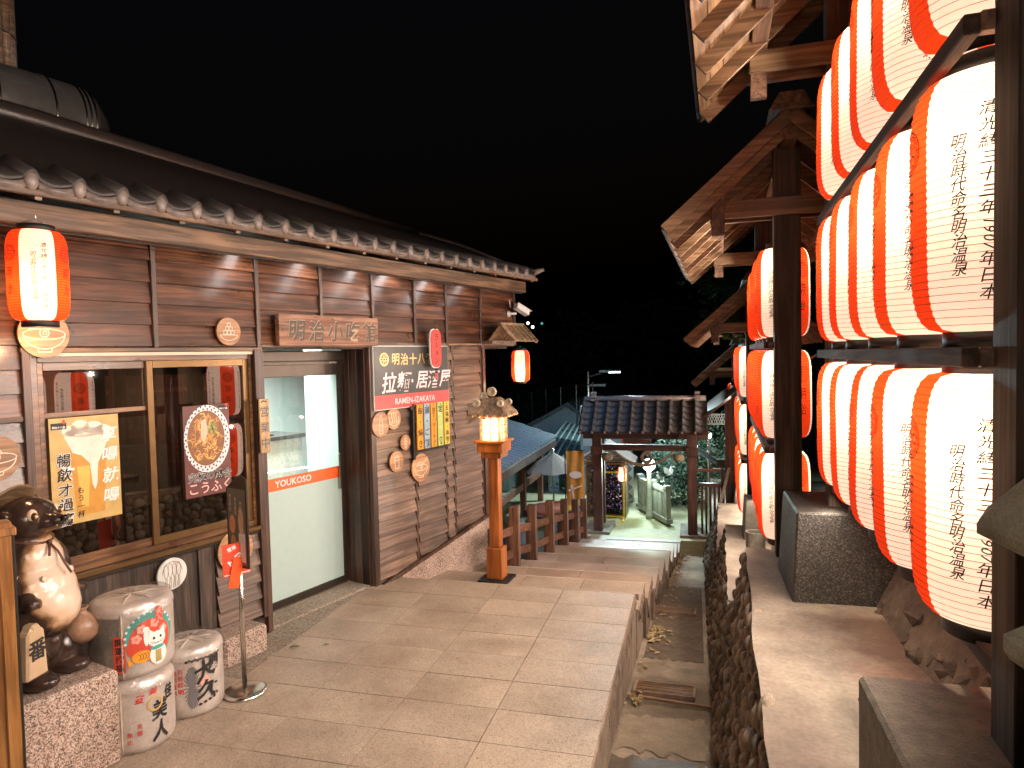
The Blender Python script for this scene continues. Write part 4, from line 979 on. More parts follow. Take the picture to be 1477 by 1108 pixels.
mixc = ND(n, 'ShaderNodeMix', data_type='RGBA'); n.links.new(ramp(n, ad.outputs[0], [(1.0 / 2, (0, 0, 0)), (1, (1, 1, 1))]), mixc.inputs[0])
f2 = ND(n, 'ShaderNodeMapRange', i_0=ad.outputs[0], i_1=1.14, i_2=1.24); n.links.new(f2.outputs[0], mixc.inputs[0])
f3 = ND(n, 'ShaderNodeMapRange', i_0=ad.outputs[0], i_1=.9, i_2=1.16); cr = ramp(n, f3.outputs[0], [(0, (.72, .52, .40)), (.6, (.64, .43, .28)), (1, (.24, .12, .05))])
n.links.new(cr, mixc.inputs[6]); n.links.new(fur, mixc.inputs[7]); n.links.new(mixc.outputs[2], p.inputs['Base Color']); bump(n, p, no.outputs[0], .15, .01)
P = [((0, 0, .26), (.19, .17, .24), (0, 0, 0)), ((0, -.04, .50), (.235, .215, .26), (0, 0, 0)), ((0, -.075, .45), (.20, .215, .20), (0, 0, 0)), ((0, -.02, .70), (.185, .165, .2), (0, 0, 0)), ((0, -.01, .84), (.13, .12, .12), (0, 0, 0)),
     ((0, -.02, .965), (.165, .16, .135), (0, 0, 0)), ((0, -.13, .955), (.085, .10, .065), (0, 0, 0)), ((0, -.20, .965), (.05, .06, .04), (10, 0, 0)), ((0, -.185, .925), (.045, .05, .02), (10, 0, 0)),
     ((-.14, .0, .99), (.03, .05, .06), (0, -20, 0)), ((.14, .0, .99), (.03, .05, .06), (0, 20, 0)),
     ((-.20, -.02, .66), (.07, .075, .15), (0, 18, 0)), ((.20, -.02, .66), (.07, .075, .15), (0, -18, 0)), ((-.215, -.10, .54), (.05, .11, .055), (20, 0, 0)), ((.20, -.06, .52), (.05, .09, .05), (-10, 0, 0)),
     ((-.215, -.19, .545), (.05, .045, .055), (0, 0, 0)), ((.19, -.13, .50), (.045, .04, .05), (0, 0, 0)),
     ((-.12, -.06, .13), (.105, .13, .15), (0, 0, 0)), ((.12, -.06, .13), (.105, .13, .15), (0, 0, 0)), ((-.12, -.14, .05), (.085, .13, .055), (0, 0, 0)), ((.12, -.14, .05), (.085, .13, .055), (0, 0, 0)), ((0, .14, .12), (.12, .14, .12), (0, 0, 0)), ((0, -.10, .22), (.075, .09, .10), (0, 0, 0))]
for sx in (-1, 1):
    for k in range(4): P.append(((sx * (.20 if sx > 0 else .215) + (k - 1.5) * .022, -.228 + (.06 if sx > 0 else 0), .535 - (.04 if sx > 0 else 0) - abs(k - 1.5) * .004), (.0125, .028, .034), (0, 0, 0)))
body = metab(P, .0085, 'body', [gl], tk, 3)
e = MB()
for sx in (-1, 1): e.ball((sx * .082, -.125, 1.0), (.034, .03, .04), 0, 14, 10); e.ball((sx * .092, -.148, 1.0), (.019, .017, .024), 1, 12, 8); e.ball((sx * .096, -.162, 1.0), (.009, .008, .012), 2, 10, 8)
e.build('eye', [plain('eye_cream', (.72, .52, .38), .25), plain('eye_brown', (.05, .02, .01), .2), M_GOLD], tk, True)
MB().ball((0, -.262, .975), (.026, .018, .02), 0, 12, 8).build('nose', plain('black_glaze', (.012, .01, .01), .15), tk, True)
MB().box(-.03, .03, -.235, -.18, .935, .941).build('mouth', M_CREAM, tk)
nk = MB(); P2 = [(.125 * math.sin(a), .005 - .125 * math.cos(a) - .02 * (math.cos(a) > 0), .865 - .035 * math.cos(a)) for a in [2 * math.pi * i / 24 for i in range(25)]]
nk.tube(P2, .008, 6); nk.tube([(0, -.15, .83), (.02, -.19, .77), (.015, -.235, .70), (.03, -.262, .64)], .007, 6); nk.tube([(0, -.15, .83), (-.03, -.18, .80), (-.055, -.2, .765)], .008, 6); nk.ball((0, -.155, .83), .016)
nk.build('neck_cord', plain('cord_brown', (.10, .035, .025), .4), tk, True)
for x in (-.1, .1): MB().lathe([(.02, 0), (.018, .008), (.008, .012)], 12, 0, Matrix.Translation((x, -.195, .64)) @ Matrix.Rotation(R(75), 4, 'X'), cap=True).build('nipple', M_CREAM, tk, True)
bk_ = MB(); bk_.prism([(-.075, -.16), (.075, -.16), (.06, .1), (.03, .115), (.03, .14), (-.03, .14), (-.03, .115), (-.06, .1)], -.035, .035, 0, Matrix.Translation((-.255, -.24, .30))); bk_.build('sake_flask', plain('flask_cream', (.52, .36, .22), .25, coat=.4), tk, bevel=.012)
q = MB(); q.text('番', 0, 0, .12, 0, 0, 0, .03); o = q.build('flask_mark', M_INK, tk); o.location = (-.255, -.277, .30)
hat = MB(); hat.lathe([(.02, .10), (.11, .05), (.20, -.02), (.205, -.03), (.19, -.03), (.1, .03), (.02, .07)], 20, 0, Matrix.Translation((0, .13, .99)) @ Matrix.Rotation(R(-68), 4, 'X')); hat.build('straw_hat', wood('straw', (.14, .08, .04), (.34, .22, .12), 'x'), tk, True)
gd = thing('gourd_jar', 'round clay gourd jar hanging by a cord at the statue\'s side', 'gourd', (-3.335, 3.0, .74)); gd.scale = (.74, .74, .74)
g_ = MB(); g_.lathe([(.005, -.115), (.06, -.105), (.105, -.06), (.118, 0), (.10, .055), (.06, .095), (.036, .115), (.034, .13), (.05, .15), (.052, .158), (.03, .155), (.02, .14)], 24); o = g_.build('jar', stone('clay_glaze', (.20, .12, .08), (.52, .30, .19), 5, .35, .1, (1, 1)), gd, True)
MB().tube([(-.08, -.10, .42), (-.09, -.11, .2), (-.06, -.11, .05), (-.08, -.11, -.08), (-.07, -.11, -.27)], .010, 6).build('cord', plain('rope_brown', (.14, .08, .05), .7), gd, True)
# barrels
FILM, n, p = new_mat('clear_plastic_wrap'); n.nodes.remove(p)
t1 = ND(n, 'ShaderNodeBsdfTransparent'); g1 = ND(n, 'ShaderNodeBsdfGlossy', i_Roughness=.2); no = ND(n, 'ShaderNodeTexNoise', i_Scale=9.0, i_Detail=5.0); bb = ND(n, 'ShaderNodeBump', i_Strength=.9, i_Distance=.02, i_Height=no.outputs[0]); n.links.new(bb.outputs[0], g1.inputs['Normal'])
mx = ND(n, 'ShaderNodeMixShader', i_0=.24, i_1=t1.outputs[0], i_2=g1.outputs[0]); n.links.new(mx.outputs[0], n.nodes['Material Output'].inputs[0])
STRAW = stone('straw_mat_wrap', (.68, .56, .50), (.80, .70, .64), 30, .6, .4, (.97, 1.03)); ROPE = stone('straw_rope', (.42, .33, .27), (.58, .48, .40), 30, .7, .5); GREYW = stone('woven_grey_side', (.19, .17, .14), (.33, .30, .26), 60, .8, .8, (1, 1))
def barrel(loc, rz, r, h, lb, draw, seam=39):
    t = thing('sake_barrel', lb, 'sake barrel', loc, rz, 'sake barrels by the wall')
    prof = [(r * .93, 0), (r * .985, .03), (r, h * .2), (r, h * .75), (r * .99, h * .86), (r * 1.01, h * .88), (r * 1.0, h * .92), (r * .93, h * .975), (r * .8, h * .99), (.02, h)]
    MB().lathe(prof, 48, 0).build('straw_wrap', STRAW, t, True)
    b = MB(); b.lathe([(a * 1.006, z) for a, z in prof[1:5]], 12, 0, None, seam + 3, seam + 115, False); b.build('woven_side', GREYW, t, True)
    for z in (h * .872,): 
        q = MB(); q.lathe([(r * 1.0, z - .012), (r * 1.02, z), (r * 1.0, z + .012)], 40, cap=False); q.build('rope_band', STRAW, t, True)
    q = MB(); q.tube([(-math.sin(R(seam)) * r * 1.01, -math.cos(R(seam)) * r * 1.01, .01 + (h * .87) * i / 6) for i in range(7)], .006, 6); q.build('seam_rope', ROPE, t, True)
    q = MB()
    for k in range(3):
        a = R(k * 60 + 15); q.tube([(math.cos(a) * r * .98, math.sin(a) * r * .98, h * .93), (math.cos(a) * r * .5, math.sin(a) * r * .5, h * 1.008), (-math.cos(a) * r * .5, -math.sin(a) * r * .5, h * 1.008), (-math.cos(a) * r * .98, -math.sin(a) * r * .98, h * .93)], .007, 6)
    q.build('top_rope', STRAW, t, True)
    f = MB(); rr = random.Random(int(h * 1000)); pf = []; nseg = 36
    for j, (a, z) in enumerate([(r * .95, -.0), (r * 1.02, .04), (r * 1.018, h * .4), (r * 1.02, h * .8), (r * 1.04, h * .9), (r * .97, h * 1.005), (r * .6, h * 1.03), (r * .25, h * 1.04), (.01, h * 1.06)]):
        for i in range(nseg):
            aa = 2 * math.pi * i / nseg; jj = 1 + rr.uniform(-.012, .012) + (.015 * math.sin(aa * 9 + j) if j > 4 else 0); f.v.append((-math.sin(aa) * a * jj, -math.cos(aa) * a * jj, z + (rr.uniform(-.008, .012) if j > 4 else 0)))
    for j in range(8):
        for i in range(nseg): f.f.append((j * nseg + i, (j + 1) * nseg + i, (j + 1) * nseg + (i + 1) % nseg, j * nseg + (i + 1) % nseg)); f.m.append(0)
    f.build('plastic_wrap', FILM, t, True)
    q = MB(); mats = draw(q, r, h)
    q.v = [(x, y, z) for x, y, z in q.v]
    q.wrap(lambda z: r, 0, .03, .004); q.build('painted_label', mats, t)
    return t
def lb_beauty(q, r, h):
    q.vtext('美人', .065, .22, .12, .12, 0, 0, .03, .1, .8); q.vtext('佳', .13, .30, .09, .09, 0, 0, .03, .1, .7); q.ring(.04, .265, .045, .012, -.0006, 2)
    q.vtext('登', -.04, .315, .05, .05, 0, 1, .02, .2); q.vtext('美', .03, .34, .045, .05, 0, 1, .02, .2); q.vtext('芳醇', -.045, .16, .03, .04, 0, 1, .01); q.vtext('無比', -.095, .12, .03, .04, 0, 1, .01)
    return [M_INK, M_RED, M_GOLD]
def lb_cat(q, r, h):
    z0 = h * .46
    # fan of teal, red flowers, fish, sign, cat
    q.disc(.10, z0 + .03, .14, .145, 0, 1, 30, 0); 
    for k in range(13): a = R(20 + k * 14); q.disc(.10 + .135 * math.cos(a), z0 + .03 + .14 * math.sin(a), .008, .008, -.0012, 3, 8)
    q.disc(.10, z0 + .01, .118, .12, -.001, 2); q.disc(.04, z0 - .02, .07, .06, -.0015, 2)
    for x, z in ((.05, .08), (.12, .1), (.17, .05), (.02, .03)):
        for k in range(5): a = k * 1.2566; q.disc(x + .016 * math.cos(a), z0 + z + .016 * math.sin(a), .012, .012, -.002, 5, 8)
    q.disc(.045, z0 - .075, .05, .035, -.003, 4); q.plate([(.0, z0 - .1), (-.03, z0 - .06), (-.02, z0 - .13)], -.003, 4)
    for k in range(5): q.ring(.02 + .014 * k, z0 - .075, .02, .003, -.0035, 0, 10, a0=-70, a1=70)
    q.disc(.135, z0 - .085, .05, .06, -.004, 3); q.disc(.13, z0 + .005, .052, .045, -.0045, 3)
    for sx in (-1, 1): q.plate([(.13 + sx * .045, z0 + .02), (.13 + sx * .015, z0 + .045), (.13 + sx * .045, z0 + .07)], -.0045, 3); q.disc(.13 + sx * .02, z0 + .012, .007, .009, -.0052, 0, 8); q.line([(.13 + sx * .015, z0 - .012), (.13 + sx * .04, z0 - .006)], .002, -.0052, 0); q.line([(.13 + sx * .015, z0 - .018), (.13 + sx * .04, z0 - .018)], .002, -.0052, 0)
    q.ring(.122, z0 - .014, .009, .003, -.0052, 0, 10, a0=180, a1=360); q.ring(.138, z0 - .014, .009, .003, -.0052, 0, 10, a0=180, a1=360)
    q.disc(.07, z0 + .03, .014, .05, -.0047, 3); q.disc(.07, z0 + .075, .018, .016, -.0047, 3)
    q.disc(.13, z0 - .045, .04, .012, -.005, 1); q.plate([(.115, z0 - .13), (.15, z0 - .13), (.15, z0 - .06), (.115, z0 - .06)], -.0055, 6)
    q.rect(-.095, -.035, z0 - .15, z0 + .06, -.001, 2); q.vtext('開運招福', -.065, z0 + .028, .045, .048, -.003, 0, .02)
    q.rect(.125, .17, z0 + .1, z0 + .19, -.003, 2); q.text('大', .147, z0 + .155, .04, -.0045, 5, 0, .02); q.text('入', .147, z0 + .118, .04, -.0045, 5, 0, .02)
    return [M_INK, M_TEALP, plain('vermilion_print', (.68, .07, .035), .5), M_WHITE, M_ORANGE, plain('print_pink', (.78, .34, .28), .5), plain('old_gold', (.42, .30, .1), .5)]
def lb_three(q, r, h):
    z0 = h * .5
    for k in range(30): a = R(k * 12); q.line([(.03, z0 - .02), (.03 + .045 * math.cos(a), z0 - .02 + .13 * math.sin(a))], .007, 0, 4)
    q.text('大', .10, z0 + .07, .13, -.002, 0, 20, .03, .2); q.text('関', .165, z0 + .09, .11, -.002, 0, 0, .03, .1, .7); q.text('久', .11, z0 - .05, .12, -.002, 0, 0, .03, .2); q.text('保', .165, z0 - .06, .1, -.002, 0, 0, .03, .1, .7)
    for k in range(4): q.disc(.07 + .03 * k, z0 - .135 + .006 * k, .011, .009, -.002, 0, 10)
    for k in range(6): a = k * 1.047; q.disc(.10 + .02 * math.cos(a), z0 + .005 + .02 * math.sin(a), .014, .014, -.001, 3, 8)
    q.vtext('百姓昭明', -.035, z0 + .09, .035, .042, 0, 1, .02); q.vtext('協和萬邦', -.075, z0 + .08, .035, .042, 0, 1, .02)
    for k in range(14): q.disc(-.0 + .016 * k, z0 + .145 + .005 * (k % 2), .011, .009, 0, 0, 6)
    return [M_INK, M_RED, M_GOLD, plain('print_pink2', (.78, .34, .28), .5), plain('print_grey', (.16, .15, .16), .5)]
FAC = R(64)
barrel((-3.20, 3.22, 0), R(60), .20, .41, 'lower white sake barrel of the stack, black and red brush writing', lb_beauty)
barrel((-3.25, 3.26, .42), R(44), .222, .42, 'upper sake barrel of the stack, painted with a beckoning cat', lb_cat, 13)
barrel((-3.17, 3.62, 0), R(36), .20, .43, 'single sake barrel on the paving with black brush characters, beside the stanchion', lb_three)
# stanchion sign
t = thing('stanchion_sign', 'steel stanchion with a narrow menu holder on the paving', 'sign stand', (-2.93, 3.84, 0), R(20))
MB().lathe([(.14, 0), (.142, .012), (.12, .022), (.03, .03), (.02, .03)], 40).build('base', M_STEEL, t, True)
MB().lathe([(.0155, .03), (.0155, 1.02)], 16).build('pole', M_STEEL, t, True)
MM = Matrix.Translation((0, -.005, 1.18)) @ Matrix.Rotation(R(-42), 4, 'Z')
sg = MB(); sg.prism([(-.115, -.33), (.115, -.33), (.115, .26), (.05, .285), (-.05, .235), (-.115, .19)], -.008, .008, 0, MM); sg.build('holder', BRONZE, t, bevel=.003)
q = MB(); q.rect(-.105, .105, -.31, .19, -.0095, 0)
for i in range(3):
    q.vtext('本日限定', -.07 + .06 * i, .14 - .02 * i, .028, .03, -.011, 1, .01)
q.disc(-.05, -.05, .035, .06, -.011, 2); q.disc(-.045, -.17, .03, .05, -.011, 2); q.disc(.05, -.02, .03, .09, -.011, 3); q.rect(.02, .095, -.29, -.1, -.0115, 4); q.line([(-.08, -.2), (-.03, -.28), (-.06, -.3)], .008, -.011, 1); q.line([(.03, .05), (.09, -.12)], .012, -.0112, 2)
q.v = [tuple(MM @ Vector(v)) for v in q.v]; q.build('menu_print', [plain('menu_black', (.16, .14, .12), .3), M_CREAM, plain('menu_orange', (.75, .32, .15), .4), plain('menu_tan', (.62, .45, .3), .4), plain('menu_grey', (.75, .7, .7), .4)], t)
MB().tube([tuple(MM @ Vector((-.118, 0, .19))), tuple(MM @ Vector((-.118, 0, -.42)))], .008, 6).build('holder_tube', BRONZE, t)
t2 = thing('red_tag', 'red and white card hung on the stanchion pole', 'card', (-2.925, 3.815, .9), R(20))
M2 = Matrix.Translation((0, -.03, 0)) @ Matrix.Rotation(R(38), 4, 'Z')
q = MB(); q.box(-.09, .09, 0, .003, -.09, .12, 0, M2); q.build('card', plain('tag_red', (.72, .07, .03), .4), t2)
q = MB(); q.line([(-.08, -.08), (.08, -.08), (.08, .11), (.06, .11)], .006, -.001, 0); q.text('NEW', .02, .03, .07, -.002, 0, 35, .03); q.text('營業', -.03, .09, .03, -.002, 0, 20, .02); q.v = [tuple(M2 @ Vector(v)) for v in q.v]; q.build('card_print', M_WHITE, t2)
q = MB(); q.box(-.03, .04, -.012, -.006, -.17, .03, 0, M2 @ Matrix.Rotation(R(12), 4, 'Y')); q.build('folded_card', plain('tag_orange', (.85, .10, .02), .4), t2)
# wooden frame at the very left
t = thing('notice_frame', 'varnished wooden board frame cut off at the lower left corner', 'board frame', (-2.86, 2.06, 0), R(60))
MB().box(-.75, .10, -.02, .04, 0, 1.50).build('panel', wood('varnished_panel', (.22, .09, .025), (.42, .2, .06), 'z', (.3, .45), .3), t)
MB().box(.10, .15, -.03, .05, 0, 1.56).build('stile', bpy.data.materials['varnished_panel'], t, bevel=.004)
MB().box(-.75, .165, -.035, .055, 1.50, 1.535).build('top_rail', bpy.data.materials['varnished_panel'], t, bevel=.004)
MB().box(.15, .158, -.032, .052, 0, 1.5).build('edge_strip', M_BLACK, t)
# ------------------------------------------------------------------ paper lanterns
PW = paper('white_lantern_paper', (.92, .80, .68), .36, .5); PR = paper('red_lantern_paper', (.74, .052, .010), .30, .5)
WIRE = plain('lantern_rib_wire', (.30, .20, .14), .7)
LH, LR = .72, .211
def lr(z):
    t = min(1, abs(2 * z / LH)); return .125 + (LR - .125) * max(0, 1 - t ** 5.5) ** (1 / 2.4)
NRIB = 34; NS = 48
prof = []
for i in range(NRIB + 1):
    z = -LH / 2 + LH * i / NRIB; prof.append((lr(z) - .0022, z))
    if i < NRIB: zz = z + LH / NRIB / 2; prof.append((lr(zz) + .0012, zz))
shell = MB(); shell.lathe(prof, NS, cap=False, mf=lambda i, j: 0 if (i % 16) < 9 else 1); SHELL = shell.mesh('paper_shade', [PW, PR], True)
ribs = MB()
for i in range(1, NRIB):
    z = -LH / 2 + LH * i / NRIB; r = lr(z); ribs.lathe([(r - .0016, z - .0009), (r + .0004, z), (r - .0016, z + .0009)], 32, cap=False)
RIBS = ribs.mesh('rib', WIRE)
def ringm(z0, z1): 
    q = MB(); q.lathe([(.118, z0), (.13, z0), (.13, z1), (.118, z1), (.118, z0)], 28, cap=False); return q
RT = ringm(LH / 2 - .005, LH / 2 + .045).lathe([(.045, LH / 2 + .035), (.122, LH / 2 + .035)], 28, cap=False).mesh('top_ring', M_BLACK, True); RB = ringm(-LH / 2 - .050, -LH / 2 + .005).mesh('bottom_ring', M_BLACK, True)
hk = MB(); hk.tube([(-.12, 0, LH / 2 + .04), (-.06, 0, LH / 2 + .075), (0, 0, LH / 2 + .085), (.06, 0, LH / 2 + .075), (.12, 0, LH / 2 + .04)], .0035, 5); hk.tube([(0, 0, LH / 2 + .085), (.006, 0, LH / 2 + .10), (0, 0, LH / 2 + .125)], .003, 5); HK = hk.mesh('hook', M_STEEL)
# writing: white panels are centred on segment 4 of 16 (30 deg), red ones on 90 deg
INKL = plain('brush_ink', (.012, .008, .008), .8)
def writing():
    out = MB()
    for k in range(3):
        base = R(30 + 120 * k)
        q = MB(); q.vtext('明治時代命名明治温泉', -.039, .150, .041, .0375, 0, 0, .007, .28, .95)
        q.vtext('清光緒三十三年', 0.030, .225, .040, .043, 0, 0, .007, .25, 1.1)
        for i, ch in enumerate('1907'): q.text(ch, .030, .225 - .043 * 7 - .022 * i + .006, .038, 0, 0, -90, .006, .2)
        q.vtext('年日本', .030, .225 - .043 * 9.1, .042, .044, 0, 0, .005, .2, 1.1)
        q.wrap(lr, base, .02, .0032); out.add(q.v, q.f)
        q = MB(); q.ring(0, .165, .064, .005, 0, 0, 30); q.ring(0, .165, .054, .004, 0, 0, 30); q.ring(0, .165, .015, .004, 0, 0, 16)
        for j in range(8): a = j * math.pi / 4; q.ring(.033 * math.cos(a), .165 + .033 * math.sin(a), .016, .0035, 0, 0, 12)
        q.text('明', -.006, .01, .095, 0, 0, 0, .006, .15, .75); q.text('治', -.006, -.115, .09, 0, 0, 0, .006, .2, .75)
        q.wrap(lr, base + R(62), .02, .0032); out.add(q.v, q.f)
    return out.mesh('lettering', INKL)
TXT = writing()
def make_lantern(label, group=None, power=15.0):
    t = thing('paper_lantern', label, 'lantern', (0, 0, 0), 0, group)
    for me, nm in ((SHELL, 'paper_shade'), (RIBS, 'rib_wires'), (RT, 'top_ring'), (RB, 'bottom_ring'), (HK, 'hook'), (TXT, 'lettering')): inst(me, nm, t)
    lamp('POINT', 'lantern_bulb', (0, 0, .17), power, (1, .80, .55), t, .03)
    return t
# ------------------------------------------------------------------ lantern racks
RA = R(-1.95)
RACKS = [('first', (.816, 1.89, 1.2), 5), ('second', (.68, 5.63, .44), 5), ('third', (.76, 9.9, -.32), 5), ('fourth', (.82, 14.3, -1.10), 4), ('near side', (.69, -2.05, 1.96), 5)]
WHERE = ['nearest', 'second', 'third', 'fourth']
ROWN = ['bottom', 'middle', 'top']
POSN = ['nearest to the viewer', 'second from the viewer', 'middle one of five', 'fourth from the viewer', 'farthest from the viewer']
proto = make_lantern('x', 'paper lanterns on the wooden racks'); first = True
RP = []
def rack(idx, org, nl):
    near = ['nearest', 'second', 'third', 'fourth', 'out-of-frame'][idx]
    t = thing('lantern_rack', near + ' roofed wooden rack of lantern rows on the stone terrace', 'lantern rack', org, RA, 'roofed lantern racks along the terrace')
    def P(nm, mb, mat, **k): return mb.build(nm, mat, t, bevel=k.pop('bevel', .004), **k)
    for y in (0, 2.90): P('post', MB().box(-.10, .10, -.075, .075, -.9 if idx else -.02, 3.28), W_POST, loc=(0, y, 0)).scale.x = 1 if idx == 0 else .95
    for z in (.14, .97, 1.80, 2.62): P('rail', MB().box(-.02, .02, .08, 2.83, -.026, .026), W_RAIL, loc=(-.145 if .5 < z < 2 else -.05, 0, z))
    for z in (.97, 1.80):
        for y in (.085, 2.825): P('rail_block', MB().box(-.13, .0, -.02, .02, -.025, .025), W_BEAMY, loc=(0, y, z))
    for y in (0, 2.90):
        for sy in (-.10, .10): P('tie_beam', MB().box(-.56, .56, -.022, .022, -.065, .065), W_BEAMX, loc=(0, y + sy, 2.84))
    for x in (-.5, .5): P('purlin', MB().box(-.05, .05, -.28, 3.2, -.065, .065), W_BEAMY, loc=(x, 0, 2.97))
    P('ridge_beam', MB().box(-.05, .05, -.35, 3.25, -.08, .05), W_BEAMY, loc=(0, 0, 3.34))
    for y in (0, 2.90): P('hanging_strut', MB().box(-.05, .05, -.03, .03, 0, .32), W_BEAMY, loc=(-.5, y - .16 if y == 0 else y, 2.64))
    for sgn in (-1, 1):
        y = -.33
        while y < 3.25:
            P('rafter', MB().beam((0, 0, 3.37), (sgn * .85, 0, 2.63), .03, .10), W_BEAMX, loc=(0, y, 0), bevel=.002); y += .43
        for k in range(11):
            u0, u1 = k / 11, (k + .94) / 11
            b = MB(); x0, z0, x1, z1 = sgn * .88 * u0, 3.44 - .79 * u0, sgn * .88 * u1, 3.44 - .79 * u1
            b.add([(x0, -.40, z0), (x1, -.40, z1), (x1, 3.30, z1), (x0, 3.30, z0), (x0, -.40, z0 + .02), (x1, -.40, z1 + .02), (x1, 3.30, z1 + .02), (x0, 3.30, z0 + .02)], [(0, 3, 2, 1), (4, 5, 6, 7), (0, 1, 5, 4), (1, 2, 6, 5), (2, 3, 7, 6), (3, 0, 4, 7)])
            b.build('roof_plank', W_PLANK, t)
        b = MB(); b.add([(0, -.42, 3.50), (sgn * .90, -.42, 2.69), (sgn * .90, 3.32, 2.69), (0, 3.32, 3.50), (0, -.42, 3.475), (sgn * .90, -.42, 2.665), (sgn * .90, 3.32, 2.665), (0, 3.32, 3.475)], [(0, 1, 2, 3), (7, 6, 5, 4), (0, 4, 5, 1), (2, 6, 7, 3), (1, 5, 6, 2)])
        b.build('roof_cover', M_ROOFDARK, t)
        P('barge_board', MB().beam((0, -.41, 3.42), (sgn * .88, -.41, 2.67), .03, .09), W_BEAMX)
    P('ridge_cap', MB().prism([(-.15, 3.44), (.15, 3.44), (.08, 3.56), (-.08, 3.56)], -.46, 3.36), W_BEAMY)
    # added fill spots along the rails, brightening the paving and facade
    for j, z in enumerate((.90, 1.73, 2.55)):
        if idx != 3:
            for y in (.35, 1.08, 1.82, 2.55):
                a = lamp('SPOT', 'rack_fill_spot', (-.245, y, z), RACK_FILL[idx][j], (1, .87, .74), t)
                a.rotation_euler = Vector((-1, 0, (-.55, -.30, .25)[j])).to_track_quat('-Z', 'X').to_euler()
                a.data.spot_size = R(140); a.data.spot_blend = 1.0; a.data.shadow_soft_size = .012
    a = lamp('AREA', 'terrace_fill_lamp', (-.11, 1.75, .09), (17, 17, 10, 6, 14)[idx], (1, .85, .70), t, 1.9, None, .06)  # added fill light for terrace and ditch, no fixture behind it
    a.rotation_euler = Vector((-.8, 0, -1)).to_track_quat('-Z', 'Y').to_euler(); a.data.size, a.data.size_y = .06, 1.9
    if abs((a.rotation_euler.to_matrix() @ Vector((1, 0, 0))).y) > .5: a.data.size, a.data.size_y = 1.9, .06
    M = Matrix.Translation(org) @ Matrix.Rotation(RA, 4, 'Z')
    for r in range(3):
        for i in range(nl):
            rr = random.Random(idx * 100 + r * 10 + i)
            loc = M @ Vector((0 + rr.uniform(-.006, .006), .375 + .513 * i + rr.uniform(-.006, .006), (.565, 1.40, 2.225)[r]))
            RP.append((idx, r, i, loc, rr.uniform(-.05, .05) + (.12 if idx else -.03)))
    return t
RACK_FILL = [(86, 88, 26), (58, 56, 42), (28, 26, 24), 0, (46, 46, 30)]  # power of the added fill spots, per rack and row
for i, (nm, org, nl) in enumerate(RACKS): rack(i, org, nl)
for (idx, r, i, loc, rz) in RP:
    if idx == 3 and i: lb = 'white and red lantern in the %s row of the fourth, distant rack, no. %d back' % (ROWN[r], i + 1)
    where = ['nearest', 'second', 'third', 'fourth', 'out-of-frame'][idx]
    lb = '%s-row lantern of the %s rack, %s' % (ROWN[r], where, (POSN if idx != 3 else ['nearest of its four', 'second of its four', 'third of its four', 'last of its four'])[i])
    grp = 'paper lanterns on the wooden racks'
    if first: o = proto; o.location = loc; o.rotation_euler.z = rz; o['label'] = lb; first = False
    else: o = dup(proto, loc, rz, lb)
    s = .985 + .03 * random.random(); o.scale = (s, s, 1); o.rotation_euler.x = random.uniform(-.018, .018); o.rotation_euler.y = random.uniform(-.018, .018)
    for c in o.children:
        if c.type == 'LIGHT': c.data = c.data.copy(); c.data.energy *= random.uniform(.6, 1.35)
# the two small red lanterns on the left
def small(loc, rz, s, lb, pw):
    o = dup(proto, loc, rz, lb, (s, s, s), 'small red lanterns'); 
    for c in o.children:
        if c.type == 'LIGHT': c.data = c.data.copy(); c.data.energy = pw; c.data.color = (1, .62, .3); c.location.z = -.10
    return o
small(tuple(Bw(-2.90, -.30, 2.71)), R(83), .70, 'glowing red and white lantern hanging under the eaves at far left', 8)
small(tuple(Bw(2.42, -.33, 2.075)), R(42), .53, 'small glowing red lantern hanging from the little gabled canopy', 5)
lamp('POINT', 'wall_lantern_spill', tuple(Bw(-2.90, -.30, 2.39)), 6, (1, .55, .28), None, .03)
lamp('POINT', 'corner_lantern_spill', tuple(Bw(2.42, -.33, 1.83)), 3, (1, .6, .3), None, .03)
lamp('POINT', 'viewer_side_fill', (.42, -.35, 2.75), 30, (1, .82, .66), None, .05)  # added out-of-view fill for the near post and stone lantern
# cable between lantern rail and the eaves lamp
# concrete footings
def footing(x0, x1, y0, y1, z0, z1, tp, mat, lb):
    t = MB(); a = tp
    t.add([(x0, y0, z0), (x1, y0, z0), (x1, y1, z0), (x0, y1, z0), (x0 + a, y0 + a, z1), (x1 - a, y0 + a, z1), (x1 - a, y1 - a, z1), (x0 + a, y1 - a, z1)], [(0, 3, 2, 1), (4, 5, 6, 7), (0, 1, 5, 4), (1, 2, 6, 5), (2, 3, 7, 6), (3, 0, 4, 7)])
    o = t.build('concrete_footing', mat, bevel=.012); tag(o, lb, 'footing', 'concrete footings of the racks'); return o
footing(.47, 1.6, .9, 2.26, .6, 1.2, .0, CONC_F, 'large smooth-topped concrete footing in the lower right corner, under the nearest post')
footing(.56, 1.32, 4.48, 5.25, .55, 1.19, .035, CONC_D, 'dark rough concrete block beside the middle post, behind the rubble')
footing(.52, .95, 8.35, 8.8, -.1, .44, .03, CONC_F, 'grey footing seen under the lanterns of the second rack')
footing(.62, 1.1, 12.5, 13.1, -.6, -.15, .03, CONC_F, 'farthest small footing on the lower terrace')
t = MB(); t.lathe([(.10, 0), (.10, .27), (.085, .27), (.085, .02)], 20); o = t.build('planter_pot', CONC_F, loc=(.60, 7.7, -.02), smooth=False); tag(o, 'short round concrete pot beside the grey footing on the second terrace', 'pot')
t = MB(); t.lathe([(.10, 0), (.10, .27), (.085, .27), (.085, .02)], 20); o = t.build('planter_pot', CONC_F, loc=(.86, 7.72, -.02)); tag(o, 'round concrete pot hidden partly by the lantern row, right one of two', 'pot')
